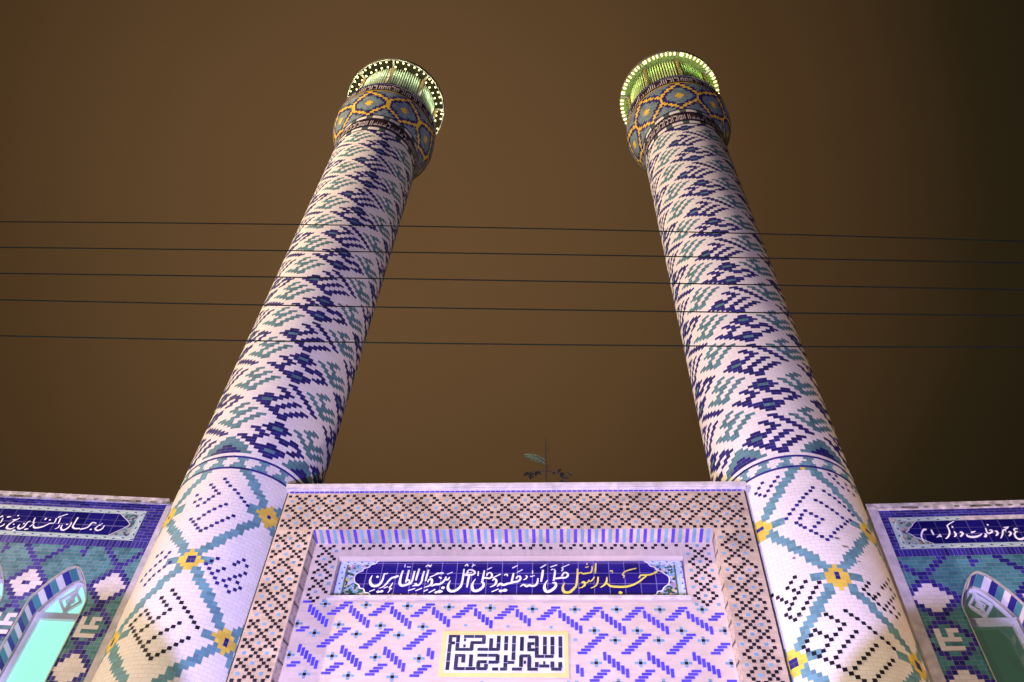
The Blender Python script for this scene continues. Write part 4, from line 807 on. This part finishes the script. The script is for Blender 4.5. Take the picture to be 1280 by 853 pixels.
def wing_sign(label, loc, rz, X0, X1, zb4, ztop, txt, sgn, broken):
    root = thing('inscription_panel', label, 'inscription', loc, rz)
    z0, z1 = zb4+.19, ztop-.325
    x0, x1 = (X0+.36, X1) if sgn > 0 else (X0, X1-.36)
    t = TM(); bz = .115
    t.quad((x0, -.006, z0), (x1, -.006, z0), (x1, -.006, z0+bz), (x0, -.006, z0+bz), BORDERG, x1-x0, bz)
    if broken:
        t.quad((x0+.14, -.006, z1-bz), (x0+1.35, -.006, z1-bz), (x0+1.35, -.006, z1-.01), (x0+.14, -.006, z1-.01), BORDERG, 1.2, bz)
        rect(t, x0+1.35, x1, z1-bz, z1, -.002, STONE2); rect(t, x0, x0+.14, z1-bz, z1, -.002, STONE2); rect(t, x0+.14, x0+1.35, z1-.01, z1, -.002, STONE2)
    else: t.quad((x0, -.006, z1-bz), (x1, -.006, z1-bz), (x1, -.006, z1-.01), (x0, -.006, z1-.01), BORDERG, x1-x0, bz); rect(t, x0, x1, z1-.01, z1, -.003, plain('pink_line', (.42, .26, .34), .5))
    e0, e1 = (x0, x0+.13) if sgn > 0 else (x1-.13, x1)
    t.quad((e1, -.006, z0+bz), (e1, -.006, z1-bz), (e0, -.006, z1-bz), (e0, -.006, z0+bz), BORDERG, z1-z0-2*bz, .13)
    t.build('leaf_border', root)
    zi0, zi1 = z0+bz, z1-bz
    t = TM(); f0, f1 = (x0+.13, x0+.62) if sgn > 0 else (x1-.62, x1-.13); rect(t, f0, f1, zi0, zi1, -.003, FLORALD); t.build('floral_ground', root)
    tipx = x0+.22 if sgn > 0 else x1-.22; H = zi1-zi0
    out_ = [(0.0, .42), (.10, .32), (.22, .24), (.30, .13), (.42, .07), (.52, 0.), (.60, .06), (.68, .08), (.78, .15), (.9, .2), (1.0, .27)] if sgn > 0 else [(0., .3), (.15, .2), (.3, .1), (.45, .02), (.55, 0), (.7, .08), (.85, .18), (1., .28)]
    t = TM()
    for (fa, da), (fb, db) in zip(out_, out_[1:]):
        za, zb = zi0+fa*H, zi0+fb*H
        e0_, e1_ = tipx+sgn*da, tipx+sgn*db
        n = math.ceil(abs(X1-X0)/.3)
        for k in range(n):
            xa, xb = X0+(X1-X0)*k/n, X0+(X1-X0)*(k+1)/n
            if sgn > 0: p0, p1, q0, q1 = max(xa, e0_), max(xa, e1_), xb, xb
            else: p0, p1, q0, q1 = xa, xa, min(xb, e0_), min(xb, e1_)
            if q0-p0 < 1e-3 and q1-p1 < 1e-3: continue
            q0, q1 = max(q0, p0), max(q1, p1)
            t.quad((p0, -.006, za), (q0, -.006, za), (q1, -.006, zb), (p1, -.006, zb), NAVYD, xb-xa, H/3, random.Random(k).random())
            o = len(t.uv)-4; vb = (fa*H) % (H/3); t.uv[o:o+4] = [(p0-xa, vb), (q0-xa, vb), (q1-xa, min(vb+zb-za, H/3)), (p1-xa, min(vb+zb-za, H/3))]
    t.build('cartouche', root)
    to3 = lambda u, z, l: (u, -.010-l, z)
    t = TM(); stroke(t, [(tipx+sgn*d, zi0+f*H, .018) for f, d in out_], to3, PALE, .0); t.build('scalloped_outline', root)
    lettering('lettering', txt, LETTER, root, to3)
    return root
RZL, RZR = math.radians(4.0), math.radians(-1.7)
r_, X0, X1, zb4 = wing('turquoise tiled wing on the left with a mint lit arched window', (-8.1, 13.6, 0), RZL, -1, 15.98, 14.10, -.40, 1.55, .075, .52, 13.28, 14.10, (-1.19, -2.74), True, 8.0, 0, (0, -1))
wing_sign('faded long navy frieze with white Persian script on the left wing', (-8.1, 13.6, 0), RZL, X0, X1, zb4, 15.98, LTXT, -1, False)
r_, X0, X1, zb4 = wing('turquoise tiled wing on the right with a dark arched window', (6.0, 13.6, 0), RZR, 1, 15.72, 13.88, .55, 1.95, .092, .52, 13.22, 13.97, (1.53, 3.48), False, 8.0, 0, None)
wing_sign('deep navy frieze with white Persian script and a broken upper border on the right wing', (6.0, 13.6, 0), RZR, X0, X1, zb4, 15.72, RTXT, 1, True)
# ------------------------------------------------------------------ overhead cables
cab = plain('cable_sheath', (.004, .005, .003), .9, noise=.1, spec=.0)
ys = [(11.69, 11.26, 'topmost of the five overhead cables crossing both minarets'), (11.04, 10.66, 'second overhead cable from the top crossing both minarets'), (10.44, 10.11, 'middle one of the five overhead cables crossing both minarets'), (9.89, 9.60, 'fourth overhead cable from the top crossing both minarets'), (9.21, 8.97, 'lowest of the five overhead cables crossing both minarets')]
CABZ = [[(-14.0,5.0,11.934),(-13.0,5.0,11.917),(-12.0,5.0,11.896),(-11.0,5.0,11.869),(-10.0,5.0,11.837),(-9.0,5.0,11.8),(-8.0,5.0,11.758),(-7.0,5.0,11.711),(-6.0,5.0,11.658),(-5.0,5.0,11.601),(-4.0,5.0,11.538),(-3.0,5.0,11.471),(-2.0,5.0,11.398),(-1.0,5.0,11.32),(0.0,5.0,11.237),(1.0,5.0,11.149),(2.0,5.0,11.055),(3.0,5.0,10.957),(4.0,5.0,10.854),(5.0,5.0,10.745),(6.0,5.0,10.631),(7.0,5.0,10.512),(8.0,5.0,10.388),(9.0,5.0,10.259),(10.0,5.0,10.125),(11.0,5.0,9.986),(12.0,5.0,9.841),(13.0,5.0,9.692),(14.0,5.0,9.537)],[(-14.0,5.0,11.424),(-13.0,5.0,11.381),(-12.0,5.0,11.335),(-11.0,5.0,11.288),(-10.0,5.0,11.239),(-9.0,5.0,11.188),(-8.0,5.0,11.135),(-7.0,5.0,11.081),(-6.0,5.0,11.024),(-5.0,5.0,10.965),(-4.0,5.0,10.905),(-3.0,5.0,10.843),(-2.0,5.0,10.778),(-1.0,5.0,10.712),(0.0,5.0,10.644),(1.0,5.0,10.575),(2.0,5.0,10.503),(3.0,5.0,10.429),(4.0,5.0,10.354),(5.0,5.0,10.276),(6.0,5.0,10.197),(7.0,5.0,10.116),(8.0,5.0,10.033),(9.0,5.0,9.948),(10.0,5.0,9.861),(11.0,5.0,9.773),(12.0,5.0,9.682),(13.0,5.0,9.589),(14.0,5.0,9.495)],[(-14.0,5.0,10.836),(-13.0,5.0,10.792),(-12.0,5.0,10.746),(-11.0,5.0,10.699),(-10.0,5.0,10.651),(-9.0,5.0,10.6),(-8.0,5.0,10.549),(-7.0,5.0,10.496),(-6.0,5.0,10.441),(-5.0,5.0,10.385),(-4.0,5.0,10.327),(-3.0,5.0,10.268),(-2.0,5.0,10.207),(-1.0,5.0,10.145),(0.0,5.0,10.081),(1.0,5.0,10.016),(2.0,5.0,9.95),(3.0,5.0,9.881),(4.0,5.0,9.812),(5.0,5.0,9.741),(6.0,5.0,9.668),(7.0,5.0,9.594),(8.0,5.0,9.518),(9.0,5.0,9.441),(10.0,5.0,9.362),(11.0,5.0,9.282),(12.0,5.0,9.2),(13.0,5.0,9.117),(14.0,5.0,9.032)],[(-14.0,5.0,10.508),(-13.0,5.0,10.426),(-12.0,5.0,10.345),(-11.0,5.0,10.267),(-10.0,5.0,10.19),(-9.0,5.0,10.116),(-8.0,5.0,10.043),(-7.0,5.0,9.973),(-6.0,5.0,9.904),(-5.0,5.0,9.838),(-4.0,5.0,9.773),(-3.0,5.0,9.71),(-2.0,5.0,9.65),(-1.0,5.0,9.591),(0.0,5.0,9.535),(1.0,5.0,9.48),(2.0,5.0,9.428),(3.0,5.0,9.377),(4.0,5.0,9.328),(5.0,5.0,9.282),(6.0,5.0,9.237),(7.0,5.0,9.195),(8.0,5.0,9.154),(9.0,5.0,9.115),(10.0,5.0,9.079),(11.0,5.0,9.044),(12.0,5.0,9.011),(13.0,5.0,8.981),(14.0,5.0,8.952)],[(-14.0,5.0,9.89),(-13.0,5.0,9.795),(-12.0,5.0,9.705),(-11.0,5.0,9.618),(-10.0,5.0,9.536),(-9.0,5.0,9.458),(-8.0,5.0,9.383),(-7.0,5.0,9.313),(-6.0,5.0,9.246),(-5.0,5.0,9.184),(-4.0,5.0,9.125),(-3.0,5.0,9.07),(-2.0,5.0,9.02),(-1.0,5.0,8.973),(0.0,5.0,8.931),(1.0,5.0,8.892),(2.0,5.0,8.857),(3.0,5.0,8.827),(4.0,5.0,8.8),(5.0,5.0,8.777),(6.0,5.0,8.758),(7.0,5.0,8.744),(8.0,5.0,8.733),(9.0,5.0,8.726),(10.0,5.0,8.723),(11.0,5.0,8.724),(12.0,5.0,8.729),(13.0,5.0,8.738),(14.0,5.0,8.752)]]
for (pts, (q0, q1, lab)) in zip(CABZ, ys):
    t = TM(); t.tube(pts, .0066, cab, 6); o = t.build('overhead_cable'); tag(o, lab, 'cable', 'overhead cables across the sky')
# ------------------------------------------------------------------ weed growing out of the coping
weed = thing('weed_plant', 'thin dry weed with a few leaves sprouting from the portal coping', 'plant', (-.30, 12.96, PZ+.13))
st = plain('dry_stem', (.022, .013, .006), .8); lf = plain('weed_leaf', (.045, .065, .028), .6, noise=.3); lb = plain('brown_leaf', (.010, .008, .004), .7, noise=.3)
t = TM(); t.tube([(0, 0, 0), (.006, .0, .35), (-.006, 0, .8), (-.01, .01, 1.46)], [.017, .016, .014, .009], st, 6)
t.tube([(0, 0, .38), (-.10, -.01, .38), (-.20, -.02, .33), (-.27, -.02, .24)], .008, st, 5)
t.tube([(0, 0, .38), (.13, -.01, .36), (.24, -.02, .30), (.31, -.02, .18), (.36, -.02, .06)], .008, st, 5)
t.tube([(0, 0, .46), (.06, 0, .54), (.10, 0, .53), (.09, 0, .44), (.02, 0, .40)], .007, st, 5)
t.build('stem', weed)
def leaf(base, tip, wd, m, parent):
    b, e_ = Vector(base), Vector(tip); d = e_-b; s = d.cross(Vector((0, 1, .25))).normalized(); up = d.cross(s).normalized(); t = TM()
    K = 7; pr = []
    for k in range(K+1):
        f = k/K; w_ = wd*math.sin(math.pi*min(1, f*.93+.06))**.8; c_ = b+d*f+up*(.10*d.length*math.sin(math.pi*f)); pr.append((tuple(c_-s*w_), tuple(c_-up*.012), tuple(c_+s*w_)))
    for a, c_ in zip(pr, pr[1:]):
        t.quad(a[0], a[1], c_[1], c_[0], m); t.quad(a[1], a[2], c_[2], c_[1], m)
    t.build('leaf', parent, smooth=True)
leaf((0, 0, .58), (-.46, -.03, .80), .06, lf, weed); leaf((0, 0, .70), (-.50, .03, .92), .05, lf, weed)
for bse, tp, wd in (((-.27, -.02, .24), (-.30, -.03, .10), .055), ((-.24, -.02, .29), (-.34, -.02, .22), .05), ((-.14, -.01, .37), (-.20, -.02, .20), .05), ((-.12, -.01, .36), (-.07, -.03, .24), .045)): leaf(bse, tp, wd, lb, weed)
for bse, tp, wd in (((.31, -.02, .18), (.46, -.03, .13), .045), ((.24, -.02, .30), (.31, -.02, .42), .032), ((.26, -.02, .26), (.38, -.01, .30), .035), ((.36, -.02, .06), (.43, -.03, .04), .022)): leaf(bse, tp, wd, lb, weed)
t = TM(); t.tube([(.31, -.02, .20), (.38, -.02, .30), (.46, -.02, .31), (.49, -.02, .24), (.44, -.02, .17)], .007, st, 5); t.build('twig', weed)
t = TM(); t.tube([(-.20, -.02, .33), (-.26, -.02, .36), (-.33, -.02, .31)], .006, st, 5); t.tube([(0, 0, .95), (.05, 0, 1.05), (.06, 0, 1.15)], .005, st, 5); t.build('twig', weed)
for bse, tp, wd in (((.36, -.02, .28), (.30, -.03, .16), .04), ((.46, -.02, .31), (.54, -.03, .22), .035), ((.18, -.02, .34), (.16, -.03, .24), .03), ((-.33, -.02, .31), (-.44, -.03, .20), .045), ((.36, -.02, .06), (.28, -.04, .02), .03)): leaf(bse, tp, wd, lb, weed)
# ------------------------------------------------------------------ unseen globes on posts, added to cast round shadows on the drums
def shadow_globe(target, frac, rad, label):
    p = FLOOD+(Vector(target)-FLOOD)*frac
    root = thing('shadow_caster', label, 'shadow caster', (p.x, p.y, 0), 0, 'added globes that cast shadows')
    im = plain('caster_iron', (.03, .03, .03), .5, .4); gl_ = plain('caster_globe', (.6, .6, .58), .3)
    t = TM(); t.tube([(0, 0, 0), (0, 0, .3)], .11, im, 12); t.tube([(0, 0, .3), (0, 0, p.z-rad)], [.055, .04], im, 10); t.build('post', root)
    t = TM(); n, m_ = 20, 12
    f = lambda i, j: (rad*math.sin(math.pi*j/m_)*math.cos(2*math.pi*i/n), rad*math.sin(math.pi*j/m_)*math.sin(2*math.pi*i/n), p.z-rad*math.cos(math.pi*j/m_))
    for j in range(m_):
        for i in range(n): t.quad(f(i, j), f(i+1, j), f(i+1, j+1), f(i, j+1), gl_)
    t.build('globe', root, smooth=True)
shadow_globe((-6.632+1.40*math.sin(math.radians(-28)), 14.0-1.40*math.cos(math.radians(28)), 10.5), .30, .42, 'unseen globe on a post added to shadow the left minaret')
shadow_globe((4.625+1.40*math.sin(math.radians(30)), 14.0-1.40*math.cos(math.radians(30)), 10.3), .30, .42, 'unseen globe on a post added to shadow the right minaret')
